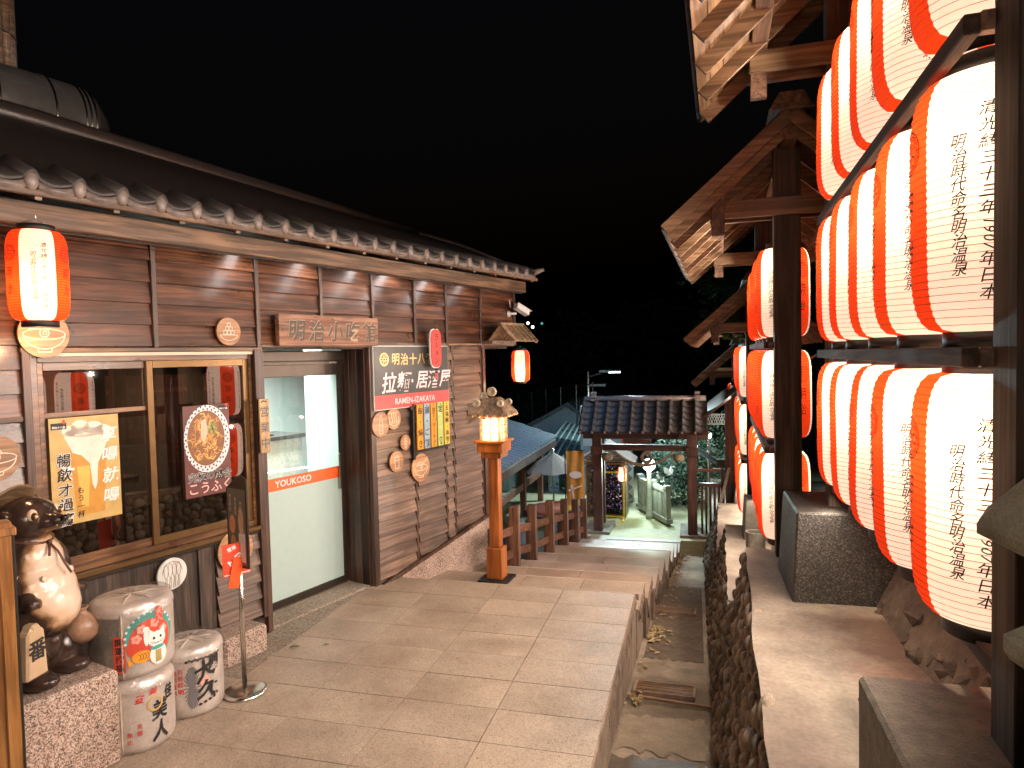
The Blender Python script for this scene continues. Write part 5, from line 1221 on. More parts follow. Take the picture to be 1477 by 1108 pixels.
# plank fence behind the racks
pf = thing('plank_fence', 'dark upright plank fence behind the second rack of lanterns', 'fence', (1.62, 5.2, .3), RA)
for k in range(34): MB().box(-.012, .012, 0, .118, 0, 1.75).build('plank', W_BEAM if 0 else W_BATTEN, pf, loc=(0, .122 * k - .4, 0))
MB().box(-.04, -.012, -.4, 3.8, 1.5, 1.57).build('rail', W_BEAMY, pf); MB().box(-.04, -.012, -.4, 3.8, .3, .37).build('rail', W_BEAMY, pf)
pt = thing('back_panel', 'pale translucent sheeting stretched behind the nearest rack', 'sheet', (1.55, 1.2, 1.4), RA)
q = MB(); n = 30
for i in range(n + 1):
    for j in range(9): q.v.append((.03 * math.sin(i * 1.1 + j) + .02 * math.sin(j * 2.3), 3.9 * i / n - .6, 2.9 * j / 8))
for i in range(n):
    for j in range(8): a = i * 9 + j; q.f.append((a, a + 9, a + 10, a + 1)); q.m.append(0)
q.build('sheet', plain('beige_sheeting', (.50, .38, .28), .5), pt, True)
for i in range(4): MB().box(.04, .10, -.03, .03, -.4, 2.95).build('batten', W_BATTEN, pt, loc=(0, -.5 + 1.25 * i, 0))
# stone lantern at the right edge
sl_ = thing('stone_lantern', 'grey-green stone lantern cut off by the right edge of the photo', 'stone lantern', (.88, 1.22, .75), 0)
MB().lathe([(.30, 0), (.30, .5), (.24, .55)], 6, 0, Matrix.Rotation(R(18), 4, 'Z')).build('base', GREYST, sl_, bevel=.01)
MB().lathe([(.30, .86), (.395, .92), (.395, .96), (.34, .955)], 6, 0, Matrix.Rotation(R(14), 4, 'Z')).build('lower_slab', GREYST, sl_, bevel=.008)
MB().lathe([(.34, .5), (.355, .86)], 6, 0, Matrix.Rotation(R(18), 4, 'Z')).build('shaft', GREYST, sl_, bevel=.01)
MB().lathe([(.33, .955), (.33, 1.1)], 6, 0, Matrix.Rotation(R(18), 4, 'Z')).build('light_box', GREYST, sl_, bevel=.01)
MB().lathe([(.36, 1.09), (.44, 1.13), (.42, 1.17), (.25, 1.35), (.05, 1.45)], 6, 0, Matrix.Rotation(R(14), 4, 'Z')).build('cap', GREYST, sl_, bevel=.01)
sp = thing('brown_board', 'upright brown board beside the nearest post at the right edge', 'board', (.97, 1.72, 1.1), 0)
MB().box(-.05, .5, -.02, .02, 0, 3).build('panel', bpy.data.materials['varnished_panel'], sp)
# ------------------------------------------------------------------ zigzag fence by the stairs
zf = thing('zigzag_fence', 'brown wooden fence of alternating tall and short posts down the left side of the stairs', 'fence', (-2.3, 7.5, -.3), 0)
FP = [(7.5, 0, -.28), (7.83, 1, -.3), (8.22, 0, -.38), (8.62, 1, -.45), (9.1, 0, -.55), (9.6, 1, -.6), (10.1, 0, -.72), (10.55, 1, -.78), (11.0, 0, -.9), (11.4, 1, -.95), (11.8, 0, -1.05), (12.15, 1, -1.1)]
prev = None
for i, (y, tall, z) in enumerate(FP):
    x = (-2.17 if tall else -2.33) + .03 * (y - 7.5) + .2; x -= .16; h = .70 if tall else .52
    if not tall: z -= .03
    MB().box(-.055, .055, -.05, .05, -.25, h).build('post', W_FENCE, zf, bevel=.004, loc=(x + 2.3, y - 7.5, z + .3))
    if prev:
        for k in (.14, .42): 
            b = MB().beam((prev[0] + 2.3, prev[1] - 7.5, prev[2] + .3 + k), (x + 2.3, y - 7.5, z + .3 + k), .03, .10); b.build('rail', W_FENCEX, zf, bevel=.003)
    prev = (x, y, z)
# ------------------------------------------------------------------ gate
GY = 12.9
gt = thing('tiled_gate', 'small wooden gate with dark tiled roof at the foot of the stairs', 'gate', (-.93, GY, -1.2), 0)
def gx(x): return x + .93
for x in (-1.83, -.09):
    MB().box(-.085, .085, -.085, .085, .04, 2.02).build('post', W_RED, gt, bevel=.006, loc=(gx(x), 0, 0))
    MB().box(-.06, .06, .55, .65, .04, 1.9).build('rear_post', W_RED, gt, bevel=.004, loc=(gx(x), 0, 0))
    MB().box(-.11, .11, -.13, .13, 1.50, 1.66).build('bracket_block', W_RED, gt, bevel=.004, loc=(gx(x), 0, 0))
MB().box(-1.16, 1.14, -.06, .06, 1.80, 1.92).build('top_beam', W_REDX, gt, bevel=.005)
MB().box(-.90, .84, -.05, .05, 1.58, 1.69).build('lower_beam', W_REDX, gt, bevel=.005)
MB().box(-.40, .1, -.02, .02, 1.70, 1.79).build('name_board', W_REDX, gt)
for x in (-1.08, 1.0): MB().box(-.05, .05, -.5, .75, 1.93, 2.0).build('roof_bearer', W_REDX, gt, loc=(x, 0, 0))
cw = 2.26 / 10
GT = tile_mesh(cw, .2, plain('gate_roof_clay', (.022, .019, .018), .55))
for sgn in (-1, 1):
    for c in range(10):
        for r in range(5):
            o = inst(GT, 'roof_tile', gt, (-1.16 + cw * (c + (0 if sgn < 0 else 1)), 0 + sgn * (.62 - .125 * r), 1.98 + .105 * r), (R(40), 0, 0 if sgn < 0 else math.pi))
    MB().beam((0, sgn * .62, 1.955), (0, 0.02 * sgn, 2.50), 2.26, .03, up=(1, 0, 0)) 
    b = MB(); b.add([(-1.14, sgn * .62, 1.955), (1.12, sgn * .62, 1.955), (1.12, 0, 2.48), (-1.14, 0, 2.48)], [(0, 1, 2, 3)]); b.build('roof_board', W_REDX, gt)
for c in range(11): q = MB(); q.ball((0, 0, 0), (.03, .03, .03), 0, 10, 8); q.build('eaves_cap', M_TILE, gt, True, loc=(-1.13 + cw * c, -.62, 1.99))
MB().tube([(-1.12, 0, 2.55), (1.10, 0, 2.55)], .055, 10).build('ridge', M_TILE, gt, True)
for x in (-.95, .95):
    b = MB()
    for k in range(3): b.box(-.045, .045, -.10, .10, 2.52 + .06 * k, 2.56 + .06 * k)
    b.build('ridge_ornament', M_TILE, gt, loc=(x, 0, 0))
for (x0, x1) in ((-2.12, -1.60), (-.32, .18)):
    MB().box(gx(x0), gx(x1), -.16, .78, -.35, .045).build('pedestal', CONC_F, gt, bevel=.01)
rp = MB(); P = []
for i in range(25): u = i / 24; x = -.56 + 1.08 * u; P.append((x, -.1, 1.575 - .26 * (1 - (2 * u - 1) ** 2)))
rp.tube(P, [.02 + .014 * (1 - abs(2 * i / 24 - 1)) for i in range(25)], 8)
for k in range(3): rp.tube([(.03 + (.07 + .012 * k) * math.cos(a), -.14, 1.47 + (.07 + .02 * k) * math.sin(a)) for a in [i * math.pi / 10 for i in range(21)]], .017, 6)
o = rp.build('twisted_rope', stone('rope_straw', (.2, .15, .1), (.4, .32, .22), 30), smooth=True); o.location = (-.93, GY, -1.2); tag(o, 'thick sagging straw rope with a coil hung across the gate opening', 'rope')
for x, lb in ((-1.63, 'coiled round basket hanging in the gate at left'), (-.33, 'coiled round basket hanging in the gate at right')):
    q = MB(); q.lathe([(.02, -.09), (.09, -.075), (.11, 0), (.09, .075), (.02, .09)], 16, 0, Matrix.Diagonal((1, 1, .8, 1))); o = q.build('hanging_basket', bpy.data.materials['rope_straw'], loc=(x, GY - .12, .27), smooth=True); tag(o, lb, 'basket')
# side railing right of the gate
sr = thing('side_railing', 'dark wooden picket railing between the gate and the terrace wall', 'railing', (.02, 12.95, -1.2), 0)
for k in range(6): MB().box(-.02, .02, -.015, .015, 0, .92).build('picket', W_RED, sr, loc=(.06 + .075 * k, 0, 0))
MB().box(.0, .5, -.03, .03, .92, .99).build('rail', W_REDX, sr); MB().box(.0, .42, -.03, .03, 1.2, 1.26).build('top_rail', W_REDX, sr)
MB().box(.4, .46, -.03, .03, 0, 1.26).build('post', W_RED, sr)
# ------------------------------------------------------------------ plaza beyond the gate
pz = MB(); pz.box(-2.6, .6, 12.56, 13.3, -1.5, -1.20); pz.box(-9, 9, 13.3, 34, -1.8, -1.34)
o = pz.build('plaza', PLAZA); tag(o, kind='structure')
b = MB().box(-1.62, -.3, 12.40, 12.56, -1.5, -1.19); o = b.build('gate_sill', plain('pale_stone_sill', (.4, .42, .40), .6)); tag(o, kind='structure')
# stone balustrade
bl = thing('stone_balustrade', 'pale stone balustrade beyond the gate', 'balustrade', (-.62, 14.2, -1.3), R(26))
STW = stone('pale_stone', (.30, .33, .30), (.50, .53, .48), 9, .7, .3)
MB().box(-.04, .10, -.1, 1.6, 0, .1).build('base', STW, bl, bevel=.005); MB().box(-.02, .08, 0, 1.5, .62, .70).build('coping', STW, bl, bevel=.005)
MB().box(-.0, .06, .12, 1.4, .1, .62).build('panel', STW, bl)
for k in range(3): MB().lathe([(.10, .08), (.07, .12), (.07, .66), (.10, .70), (.10, .76), (.07, .78)], 4, 0, Matrix.Rotation(R(45), 4, 'Z')).build('pier', STW, bl, loc=(.03, 0 + .74 * k, 0))
for k in range(5): MB().box(-.012, .0, -.03, .03, .14, .58).build('baluster', STW, bl, loc=(0, .22 + .26 * k, 0))
# pillar with diamond pattern, plaques
pil = thing('tall_pillar', 'tall grey pillar with a diamond patterned foot behind the gate', 'pillar', (-1.80, 16.6, -1.35), R(4))
MB().prism([(-.24, .9), (.30, .9), (.26, 2.15), (-.28, 2.15)], -.2, .2).build('shaft', stone('pillar_grey', (.22, .25, .24), (.36, .40, .38), 8, .7, .2), pil)
MB().box(-.25, .31, -.22, .22, 0, .9).build('foot', M_WHITE, pil)
q = MB()
for cx in (-.14, .16):
    for cz in (.13, .35, .57, .79):
        for s in (1, .55): q.line([(cx - .11 * s, cz), (cx, cz - .11 * s), (cx + .11 * s, cz), (cx, cz + .11 * s), (cx - .11 * s, cz)], .022, -.222)
q.line([(.01, 0), (.01, .9)], .03, -.2225)
q.build('diamond_pattern', plain('navy_tile', (.03, .04, .12), .5), pil)
MB().box(.06, .24, -.225, -.205, .98, 1.55).build('red_plate', M_RED, pil); q = MB(); q.vtext('文泉', .15, 1.38, .11, .15, -.228, 0, .01); q.build('red_plate_lettering', M_CREAM, pil)
MB().box(.02, .16, -.225, -.205, 1.65, 2.1).build('dark_plate', M_BLACK, pil); q = MB(); q.vtext('温泉', .09, 2.0, .09, .15, -.228, 0, .01); q.build('dark_plate_lettering', M_WHITE, pil)
q = MB(); q.vtext('明治', -.12, 1.95, .16, .2, -.206, 0, .02); q.build('pillar_lettering', M_WHITE, pil)
# globe lamp
gl_ = thing('globe_lamp', 'round white globe street lamp glowing in the gate opening', 'street lamp', (-.99, 14.7, -1.35), 0)
MB().lathe([(.09, 0), (.075, .1), (.06, .2), (.05, 1.02), (.065, 1.05)], 12).build('column', STW, gl_, True)
e = plain('globe_light', (.9, 1, .92), .5, emit=9); e.cycles.emission_sampling = 'NONE'
MB().ball((0, 0, 1.17), .135, 0, 16, 12).build('globe', e, gl_, True)
lamp('POINT', 'globe_lamp_light', (0, -.17, 1.17), 70, (.75, 1, .82), gl_, .1)
# tall arm street lamp
al = thing('arm_street_lamp', 'distant street lamp with a horizontal white LED head above the gate', 'street lamp', (-3.0, 19.5, -1.5), 0)
MB().lathe([(.06, 0), (.045, 3.2)], 8).build('pole', M_STEEL, al); MB().tube([(0, 0, 3.05), (.6, -.1, 3.22)], .025, 6).build('arm', M_STEEL, al)
e2 = plain('led_white', (.8, .95, 1), .5, emit=14); e2.cycles.emission_sampling = 'NONE'
MB().box(-.02, .5, -.08, .08, 2.78, 2.84).build('sensor_box', STW, al)
MB().box(.35, .95, -.2, -.02, 3.18, 3.24).build('head', M_WHITE, al); MB().box(.62, .94, -.205, -.1, 3.165, 3.18).build('led', e2, al)
lamp('AREA', 'street_lamp_light', (-1.6, 17.0, 2.2), 330, (.72, .95, 1), None, .4, None, None, (-1.0, 13.5, -1.3))
al2 = thing('side_street_lamp', 'bright white lamp on a short pole right of the gate', 'street lamp', (.24, 15.2, -1.4), 0)
MB().lathe([(.03, 0), (.025, 1.75)], 8).build('pole', M_STEEL, al2); MB().ball((0, 0, 1.8), .07, 0, 12, 8).build('globe', e2, al2, True)
lamp('POINT', 'side_street_lamp_light', (0, -.14, 1.8), 60, (.75, .95, 1), al2, .06)
# string lights lattice across
ll = thing('lit_lattice_beam', 'white lit lattice strip above the gate opening', 'light strip', (-.9, 16.5, .52), 0)
q = MB()
for i in range(40):
    x = -.7 + .055 * i
    q.line([(x, 0), (x + .1, .22)], .012, 0); q.line([(x + .1, 0), (x, .22)], .012, 0)
q.line([(-.7, .0), (1.8, -.01)], .02, 0); q.line([(-.7, .24), (1.8, .22)], .02, 0); q.v = [(x, y + (z * .02), z) for x, y, z in q.v]
q.build('lattice', M_WHITE, ll); 
bb = MB()
for i, x in enumerate((-.55, .2, .65)): bb.ball((x, -.05, .12), .04, 0, 8, 6)
bb.build('bulb', e2, ll)
# kiosk with little tiled roof, yellow frame, orange lantern
ks = thing('small_kiosk', 'small stall with a tiled gable roof and purple flowers behind the gate', 'kiosk', (-1.95, 15.0, -1.35), 0)
for x in (-.35, .42): MB().box(-.04, .04, -.3, .3, 0, 1.25).build('post', TAN, ks, loc=(x, 0, 0))
b = MB(); b.prism([(-.6, 1.22), (.03, 1.62), (.66, 1.22), (.66, 1.16), (.03, 1.54), (-.6, 1.16)], -.5, .5); b.build('roof', M_TILE, ks)
for k in range(6): MB().box(-.5 + .06 * k, .56 - .06 * k, -.515, -.5, 1.19 + .055 * k, 1.225 + .055 * k).build('gable_slat', TAN, ks)
q = MB(); rr = random.Random(9)
for k in range(420):
    x, z = rr.uniform(-.32, .4), rr.uniform(.12, 1.15); s = rr.uniform(.02, .045); a = rr.uniform(0, 6.28); q.add([(x, -.3 + rr.uniform(-.08, .08), z), (x + s * math.cos(a), -.3, z + s * math.sin(a)), (x + s * math.cos(a + 1.8), -.33, z + s * math.sin(a + 1.8))], [(0, 1, 2)], rr.choice((0, 0, 1, 2)))
q.build('flowers', [plain('violet_petal', (.22, .15, .5), .6), plain('pink_petal', (.5, .3, .42), .6), plain('dark_leaf', (.05, .09, .05), .7)], ks)
MB().box(-.35, .42, .1, .14, 0, 1.2).build('back', M_BLACK, ks)
yf = thing('yellow_frame', 'yellow metal frame stand at the kiosk behind the gate', 'frame', (-1.80, 14.6, -1.34), 0)
q = MB(); 
for a, b_ in (((.28, 0, 0), (.28, 0, 1.0)), ((-.3, 0, 1.0), (.28, 0, 1.0)), ((-.3, 0, .05), (.28, 0, .05)), ((-.3, 0, 0), (-.3, 0, 1.0)), ((.28, 0, .05), (.28, -.3, .0))): q.beam(a, b_, .03, .03)
q.build('frame', M_YELLOW, yf)
for (x, y, z, s, lb) in ((-1.52, 14.3, -.32, .40, 'orange glowing lantern on the yellow frame behind the gate'),):
    small((x, y, z), R(25), s, lb, 8)
# green cedar bush and background hedge
def foliage(name, centre, rad, nn, s, mats, parent, seed=1):
    rr = random.Random(seed); f = MB()
    cl = [Vector((rr.gauss(0, .45), rr.gauss(0, .45), rr.uniform(-.8, .9))) for _ in range(max(8, nn // 120))]
    for k in range(nn):
        c = rr.choice(cl); v = c + Vector((rr.gauss(0, .2), rr.gauss(0, .2), rr.gauss(0, .16)))
        if v.length > 1.15: v *= 1.1 / v.length
        p = Vector(centre) + Vector((v.x * rad[0], v.y * rad[1], v.z * rad[2])); a = rr.uniform(0, 6.28); t = rr.uniform(-.7, .7); L = s * rr.uniform(.6, 1.5)
        d = Vector((math.cos(a) * math.cos(t), math.sin(a) * math.cos(t), math.sin(t))); e = d.orthogonal().normalized() * L * .25
        f.add([p, p + d * L * .5 + e, p + d * L, p + d * L * .5 - e], [(0, 1, 2, 3)], rr.choice(range(len(mats))))
    return f.build(name, mats, parent)
GM = [plain('leaf_green_' + n_, c, .6, speck=.3) for n_, c in (('dark', (.02, .05, .028)), ('mid', (.035, .085, .04)), ('pale', (.05, .115, .05)))]
for (x, y, z, r, lb, n_) in ((-.32, 16.2, -.55, (.8, .7, .85), 'rounded green bush lit from the left behind the gate', 6000), (1.0, 17.2, -.3, (1.0, .8, 1.1), 'darker bush right of the gate below the white lamp', 4000), (-3.1, 17.5, -1, (.7, .6, .4), 'low dark shrub left of the gate', 1200)):
    t = thing('bush', lb, 'bush', (x, y, -1.4)); foliage('leaves', (0, 0, z + 1.4), r, n_, .07, GM, t, int(n_)); MB().tube([(0, 0, 0), (.02, 0, .7)], .04, 6).build('stem', W_POST, t)
def tree(loc, h, rad, lb, nn, s, seed):
    t = thing('tree', lb, 'tree', loc); rr = random.Random(seed)
    MB().tube([(0, 0, 0), (.05, 0, h * .4), (0, .1, h * .8)], [.16, .12, .04], 8).build('trunk', W_POST, t, True)
    b = MB()
    for k in range(9): a = rr.uniform(0, 6.28); z = h * rr.uniform(.4, .8); b.tube([(0, 0, z), (rad[0] * .7 * math.cos(a), rad[1] * .7 * math.sin(a), z + rr.uniform(.1, .6))], [.05, .015], 5)
    b.build('limb', W_POST, t); foliage('leaves', (0, 0, h), rad, nn, s, GM, t, seed)
tree((1.45, 12.4, -.4), 3.7, (1.5, 1.2, .9), 'feathery dark tree behind the middle lantern roofs', 6500, .16, 3)
tree((-7, 30, -2), 3.4, (4, 3, 2.6), 'black hillside tree on the left of the night background', 3000, .35, 5)
tree((-1.5, 34, -2), 3.8, (4, 3, 2.8), 'black tree mass beyond the gate', 3000, .35, 6)
tree((5, 28, -1), 4.5, (4, 3, 3), 'black tree rising behind the right-hand racks', 3000, .35, 8)
# egret sculptures
def egret(loc, rz, s, lb, wing):
    t = thing('egret_sculpture', lb, 'sculpture', loc, rz); t.scale = (s, s, s)
    b = MB(); b.tube([(0, .18, .42), (0, .05, .48), (0, -.12, .55), (0, -.2, .72), (0, -.14, .82), (0, -.2, .92), (0, -.36, .9)], [.01, .07, .075, .03, .022, .03, .004], 10); b.build('body', M_WHITE, t, True)
    for x in (-.03, .03): MB().tube([(x, 0, .45), (x, .02, .22), (x, -.01, 0)], .009, 5).build('leg', M_BLACK, t)
    for sx in (-1, 1):
        w_ = MB(); w_.add([(0, .1, .5), (0, -.1, .55), (sx * .25 * wing, -.05, .75 * wing + .1), (sx * .5 * wing, .1, .95 * wing), (sx * .3 * wing, .15, .6)], [(0, 1, 2, 3, 4)]); w_.add([(0, .1, .49), (0, -.1, .54), (sx * .25 * wing, -.05, .74 * wing + .1), (sx * .5 * wing, .1, .94 * wing), (sx * .3 * wing, .15, .59)], [(4, 3, 2, 1, 0)]); w_.build('wing', M_WHITE, t)
egret((-.60, 15.5, -.72), 1.2, .42, 'white egret sculpture with raised wings, upper right one in the gate opening', 1.0)
egret((-.80, 15.3, -.75), -.6, .36, 'white egret sculpture with half-open wings beside the globe lamp', .7)
egret((-.72, 15.0, -.70), .4, .22, 'smallest white egret sculpture by the balustrade end', .5)
# ------------------------------------------------------------------ house with blue tiled roof at lower left
BLUE = plain('blue_grey_tile', (.13, .155, .17), .45)  # blue-grey is the tile's own colour
bh = thing('blue_roof_house', 'low house with corrugated blue-grey tiled roof left of the stairs', 'house', (-3.3, 10, -2.0), 0)
EZ = 2.2
rf = MB(); rf.add([(0, .0, EZ), (0, 6.2, EZ), (-3.2, 6.2, EZ + 1.05), (-3.2, 0, EZ + 1.05), (0, 0, EZ - .05), (0, 6.2, EZ - .05), (-3.2, 6.2, EZ + 1), (-3.2, 0, EZ + 1)], [(0, 1, 2, 3), (7, 6, 5, 4), (0, 4, 5, 1), (1, 5, 6, 2)]); rf.build('roof', BLUE, bh)
BT = MB(); prof_ = []
for i in range(7): prof_.append((math.cos(math.pi * i / 6) * .07, math.sin(math.pi * i / 6) * .05))
nb = 26
RIBM = MB()
L = math.hypot(3.2, 1.05); an = math.atan2(1.05, 3.2)
for k in range(8):
    x0, x1 = -k * L / 8, -(k + 1) * L / 8 - .02
    for (x, dz) in ((x0, .02), (x1, 0)): RIBM.v += [(x, a, b + dz) for a, b in prof_]
    o_ = k * 14
    for i in range(6): RIBM.f.append((o_ + i, o_ + i + 1, o_ + 8 + i, o_ + 7 + i)); RIBM.m.append(0)
    RIBM.f.append(tuple(range(o_, o_ + 7))); RIBM.m.append(0)
RIBM = RIBM.mesh('tile_rib', BLUE, False)
for k in range(nb): inst(RIBM, 'tile_rib', bh, (.03, .12 + 6.0 * k / (nb - 1), EZ + .0), (0, an, 0))
MB().box(-.12, .0, 0, 6.2, EZ - .2, EZ - .06).build('eaves_board', W_BATTEN, bh)
for y in (.3, 2.4, 4.4, 6.1): MB().box(-.45, -.33, y - .06, y + .06, -.5, EZ - .15).build('post', W_FENCE, bh)
MB().box(-.42, -.36, .3, 6.1, 1.28, 1.42).build('window_rail', W_FENCEX, bh); MB().box(-.42, -.36, .3, 6.1, .3, .42).build('window_rail', W_FENCEX, bh)
for i, (y0, y1) in enumerate(((.36, 2.34), (2.46, 4.34), (4.46, 6.04))):
    f = MB().box(-.41, -.40, y0, y1, 1.42, EZ - .2); f.build('window_pane', glass('bluish_glass%d' % i, (.75, .85, .85), .1), bh)
q = MB(); rr = random.Random(12)
for i in range(9): y = .5 + i * .6; q.box(-1.0 - .3 * rr.random(), -.9, y, y + rr.uniform(.2, .45), 1.0, 1.45 + rr.uniform(0, .35))
q.build('stored_goods', stone('stored_goods', (.18, .22, .22), (.55, .6, .58), 9), bh)
MB().box(-3.2, -1.6, .3, 6.1, -.5, 1.9).build('wall', stone('house_plaster', (.10, .12, .13), (.2, .22, .22), 3), bh)
lamp('AREA', 'blue_roof_light', (-1.5, 9.0, 5.2), 60, (.35, .6, 1), None, .5, None, None, (-4.2, 13.5, .6)).data.spread = R(70)  # bluish area light aimed at the blue-roofed house
# pale houses and green tiled roof behind
h2 = thing('pale_gabled_house', 'pale house with a white gable wall beyond the blue roof', 'house', (-4.0, 19.5, -2.0), R(0))
PLS = stone('pale_plaster', (.30, .38, .38), (.44, .52, .52), 2, .8, .1)
MB().prism([(-1.4, 0), (1.5, 0), (1.5, 2.0), (.4, 2.75), (-1.4, 1.8)], 0, 3).build('wall', PLS, h2)
MB().prism([(1.65, 1.92), (.4, 2.82), (-1.5, 1.82), (-1.5, 1.74), (.4, 2.74), (1.65, 1.85)], -.15, 3).build('roof', BLUE, h2)
for x in (.3, .9): MB().box(x, x + .28, -.03, .02, .2, 1.3).build('window', M_BLACK, h2)
h3 = thing('green_roof_house', 'teal tiled lean-to roof behind the parasol', 'roofed stall', (-2.95, 17.0, -1.6), 0)
TL = plain('teal_tile', (.06, .095, .095), .4)
b = MB(); b.add([(-.9, 0, 1.25), (1.15, -.1, .98), (.85, 1.4, 1.65), (-.5, 1.4, 1.95)], [(0, 1, 2, 3)]); b.build('roof', TL, h3)
for k in range(12):
    u = k / 11; MB().tube([(-.9 + 2.05 * u, -.1 * u, 1.27 - .27 * u), (-.5 + 1.35 * u, 1.4, 1.97 - .3 * u)], .028, 6).build('roof_rib', plain('pale_teal_rib', (.30, .38, .36), .5) if k == 0 else bpy.data.materials['pale_teal_rib'], h3)
for k in range(3): u = (k + 1) / 4; MB().tube([(-.9 + .4 * u, 1.4 * u, 1.27 + .7 * u), (1.15 - .3 * u, 1.4 * u, 1.0 + .67 * u)], .02, 6).build('tile_course', TL, h3)
MB().box(-.8, .9, .3, .4, 0, 1.1).build('wall', PLS, h3); MB().box(.1, .3, .24, .3, 0, .9).build('door', M_BLACK, h3); MB().box(-.5, -.1, .24, .3, .3, .9).build('window', M_BLACK, h3)
# parasol
um = thing('parasol', 'beige garden parasol between the houses and the gate', 'parasol', (-3.05, 14.6, -1.9), 0)
MB().lathe([(.02, 0), (.02, 1.95)], 8).build('pole', M_STEEL, um)
u = MB(); u.v.append((0, 0, 1.98)); 
for i in range(8): a = R(45 * i + 10); u.v.append((.72 * math.cos(a), .72 * math.sin(a), 1.58)); 
for i in range(8): a = R(45 * i + 32.5); u.v.append((.66 * math.cos(a), .66 * math.sin(a), 1.60))
for i in range(8): u.f += [(0, 1 + i, 9 + i), (0, 9 + i, 1 + (i + 1) % 8)]; u.m += [0, 0]
u.build('canopy', plain('beige_canvas', (.22, .165, .125), .8), um)
for i in range(8): a = R(45 * i + 10); MB().tube([(0, 0, 1.60), (.40 * math.cos(a), .40 * math.sin(a), 1.74)], .008, 4).build('strut', M_STEEL, um)
MB().lathe([(.03, 1.96), (.03, 2.03), (.0, 2.06)], 8).build('finial', M_STEEL, um)
# tables and goods in the dark yard
yd = thing('covered_table', 'round table heaped with orange cloth under the parasol', 'table', (-3.0, 13.6, -1.9), 0)
MB().lathe([(.5, .85), (.5, .9)], 20).build('table_top', W_BATTEN, yd); MB().lathe([(.05, 0), (.05, .85)], 8).build('leg', M_BLACK, yd)
q = metab([((0, 0, .93), (.38, .3, .14), (0, 0, 0)), ((.2, .1, .98), (.2, .2, .12), (0, 0, 0)), ((-.25, -.1, .95), (.2, .2, .1), (0, 0, 0))], .04, 'cloth', [plain('orange_cloth', (.40, .12, .06), .8)], yd, 2)
for (x, y, lb) in ((-2.6, 12.9, 'grey draped heap behind the zigzag fence'), (-3.3, 12.4, 'darker draped heap behind the zigzag fence, further left')):
    o = metab([((0, 0, .4), (.3, .25, .42), (0, 0, 0)), ((.1, .05, .65), (.15, .15, .15), (0, 0, 0))], .04, 'draped_heap', [stone('grey_cover', (.07, .07, .07), (.26, .27, .27), 7)], None, 2); o.location = (x, y, -1.75); tag(o, lb, 'covered heap')
# banner
bn = thing('orange_banner', 'tall orange and white banner flag beside the left gate post', 'banner', (-2.28, 12.6, -1.25), 0)
MB().tube([(-.12, 0, 0), (-.12, 0, 1.72)], .012, 6).build('pole', M_BLACK, bn); MB().tube([(-.12, 0, 1.66), (.26, 0, 1.66)], .008, 6).build('cross_bar', M_BLACK, bn)
q = MB(); n = 14
for i in range(n + 1):
    for j in range(11): q.v.append((-.1 + .34 * i / n, .02 * math.sin(i * .8 + j * .4), 1.65 - 1.15 * j / 10 - (.05 * math.sin(i * .5) if j == 10 else 0)))
for i in range(n):
    for j in range(10): a = i * 11 + j; q.f.append((a, a + 1, a + 12, a + 11)); q.m.append(0 if j + (i > 7) < 9 else 2 if j + (i > 7) > 9 else 1)
q.build('cloth', [plain('amber_cloth', (.50, .20, .025), .7), plain('yellow_hem', (.7, .5, .08), .7), plain('purple_hem', (.10, .08, .22), .7)], bn, True)
q = MB(); q.disc(.08, 1.2, .12, .07, -.03); q.line([(-.05, .9), (.2, 1.0)], .03, -.03); q.line([(.0, 1.0), (.05, .7)], .03, -.03); q.build('banner_print', M_CREAM, bn)
q = MB()
for i in range(10): q.v += [(.0 + .025 * i, -.05 + .03 * (i % 2), .55), (.02 + .03 * i, -.05 + .035 * (i % 2), .0)]
for i in range(9): q.f.append((2 * i, 2 * i + 1, 2 * i + 3, 2 * i + 2)); q.m.append(0)
q.build('pale_cloth', plain('pale_cloth', (.40, .38, .30), .8), bn)
# footbridge railing far behind
fb = thing('footbridge_railing', 'distant footbridge railing of thin metal posts and cables against the night', 'railing', (-5.6, 22, .2), 0)
PX = [(x, 22 - .55 * i, 0) for i, x in enumerate([-1.6 + .62 * i for i in range(9)])]
for i in range(9):
    x = -1.4 + .53 * i; z = .0 + .085 * i; MB().tube([(x, -.4 * i, -1.6), (x, -.4 * i, .55 + z)], .018, 6).build('post', M_STEEL, fb)
    if i < 8: 
        for h in (.5, .15): MB().tube([(x, -.4 * i, h + z), (x + .53, -.4 * (i + 1), h + z + .085)], .012, 5).build('cable', M_STEEL, fb)
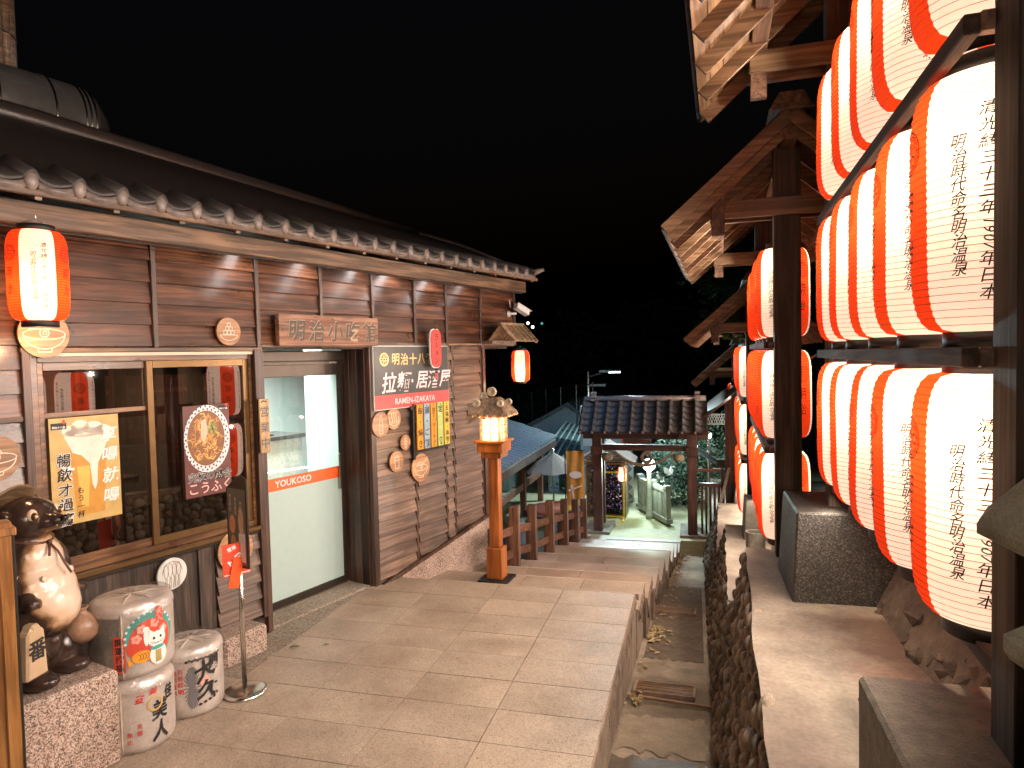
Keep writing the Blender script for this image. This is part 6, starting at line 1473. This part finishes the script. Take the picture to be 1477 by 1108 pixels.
# teal tower block light, distant lights
tb = thing('distant_booth', 'narrow pale booth lit teal just left of the gate post', 'booth', (-2.55, 17.2, -1.6), 0)
MB().box(-.28, .22, -.2, .2, 0, 2.5).build('wall', PLS, tb); MB().box(-.22, .05, -.22, -.2, 1.5, 2.2).build('window', M_WHITE, tb)
for (x, y, z, r, c, lb) in ((-10.5, 42, 4.0, .10, (1, .9, .6), 'cluster light on the far hillside, lowest of four yellowish dots'), (-10.2, 42, 4.25, .10, (1, .95, .7), 'yellowish dot of light high on the far hillside'), (-9.9, 42, 4.0, .10, (.9, 1, .8), 'greenish-white dot of light on the far hillside'), (-9.3, 42, 4.2, .08, (.2, .8, .7), 'dim teal dot of light on the far hillside')):
    o = MB().ball((0, 0, 0), r, 0, 8, 6).build('distant_lamp', plain('distant_glow_%.1f' % x, c, .5, emit=3 if c[0] > .5 else .5), loc=(x, y, z)); tag(o, lb, 'lamp')
# wooden shed at right behind the gate
sh = thing('dark_wood_shed', 'dark red-brown wooden shed wall behind the farther racks', 'shed', (.75, 13.0, -1.1), RA)
for k in range(9): MB().box(0, .115, -.015, .015, 0, 2.5).build('plank', W_RED, sh, loc=(-.25 + .12 * k, 0, 0))
MB().box(-.2, 1.0, .02, 3, 0, 2.5).build('wall', W_RED, sh)
b = MB(); b.add([(-1.1, -.5, 1.75), (.5, -.5, 3.05), (.5, 3.0, 3.05), (-1.1, 3.0, 1.75), (-1.1, -.5, 1.70), (.5, -.5, 3.0), (.5, 3.0, 3.0), (-1.1, 3, 1.7)], [(0, 1, 2, 3), (7, 6, 5, 4), (0, 4, 5, 1), (0, 3, 7, 4)]); b.build('roof', M_ROOFDARK, sh)
ln_ = thing('leaning_slab', 'long grey slab leaning against the shed by the ditch end', 'slab', (.18, 12.6, -1.4), 0)
b = MB(); b.beam((0, 0, 0), (.38, .4, 1.45), .35, .05, up=(1, 0, 0)); b.build('slab', CONC_F, ln_)
bp = thing('blue_gutter', 'pale blue gutter pipe sloping beside the right gate post', 'gutter', (0, 13.6, 0), 0)
MB().tube([(-.08, 0, .36), (.38, .1, .06)], .045, 8).build('pipe', plain('blue_gutter_paint', (.25, .5, .65), .4), bp, True); MB().box(.36, .6, .0, .2, -.02, .12).build('gutter_box', CONC_F, bp)
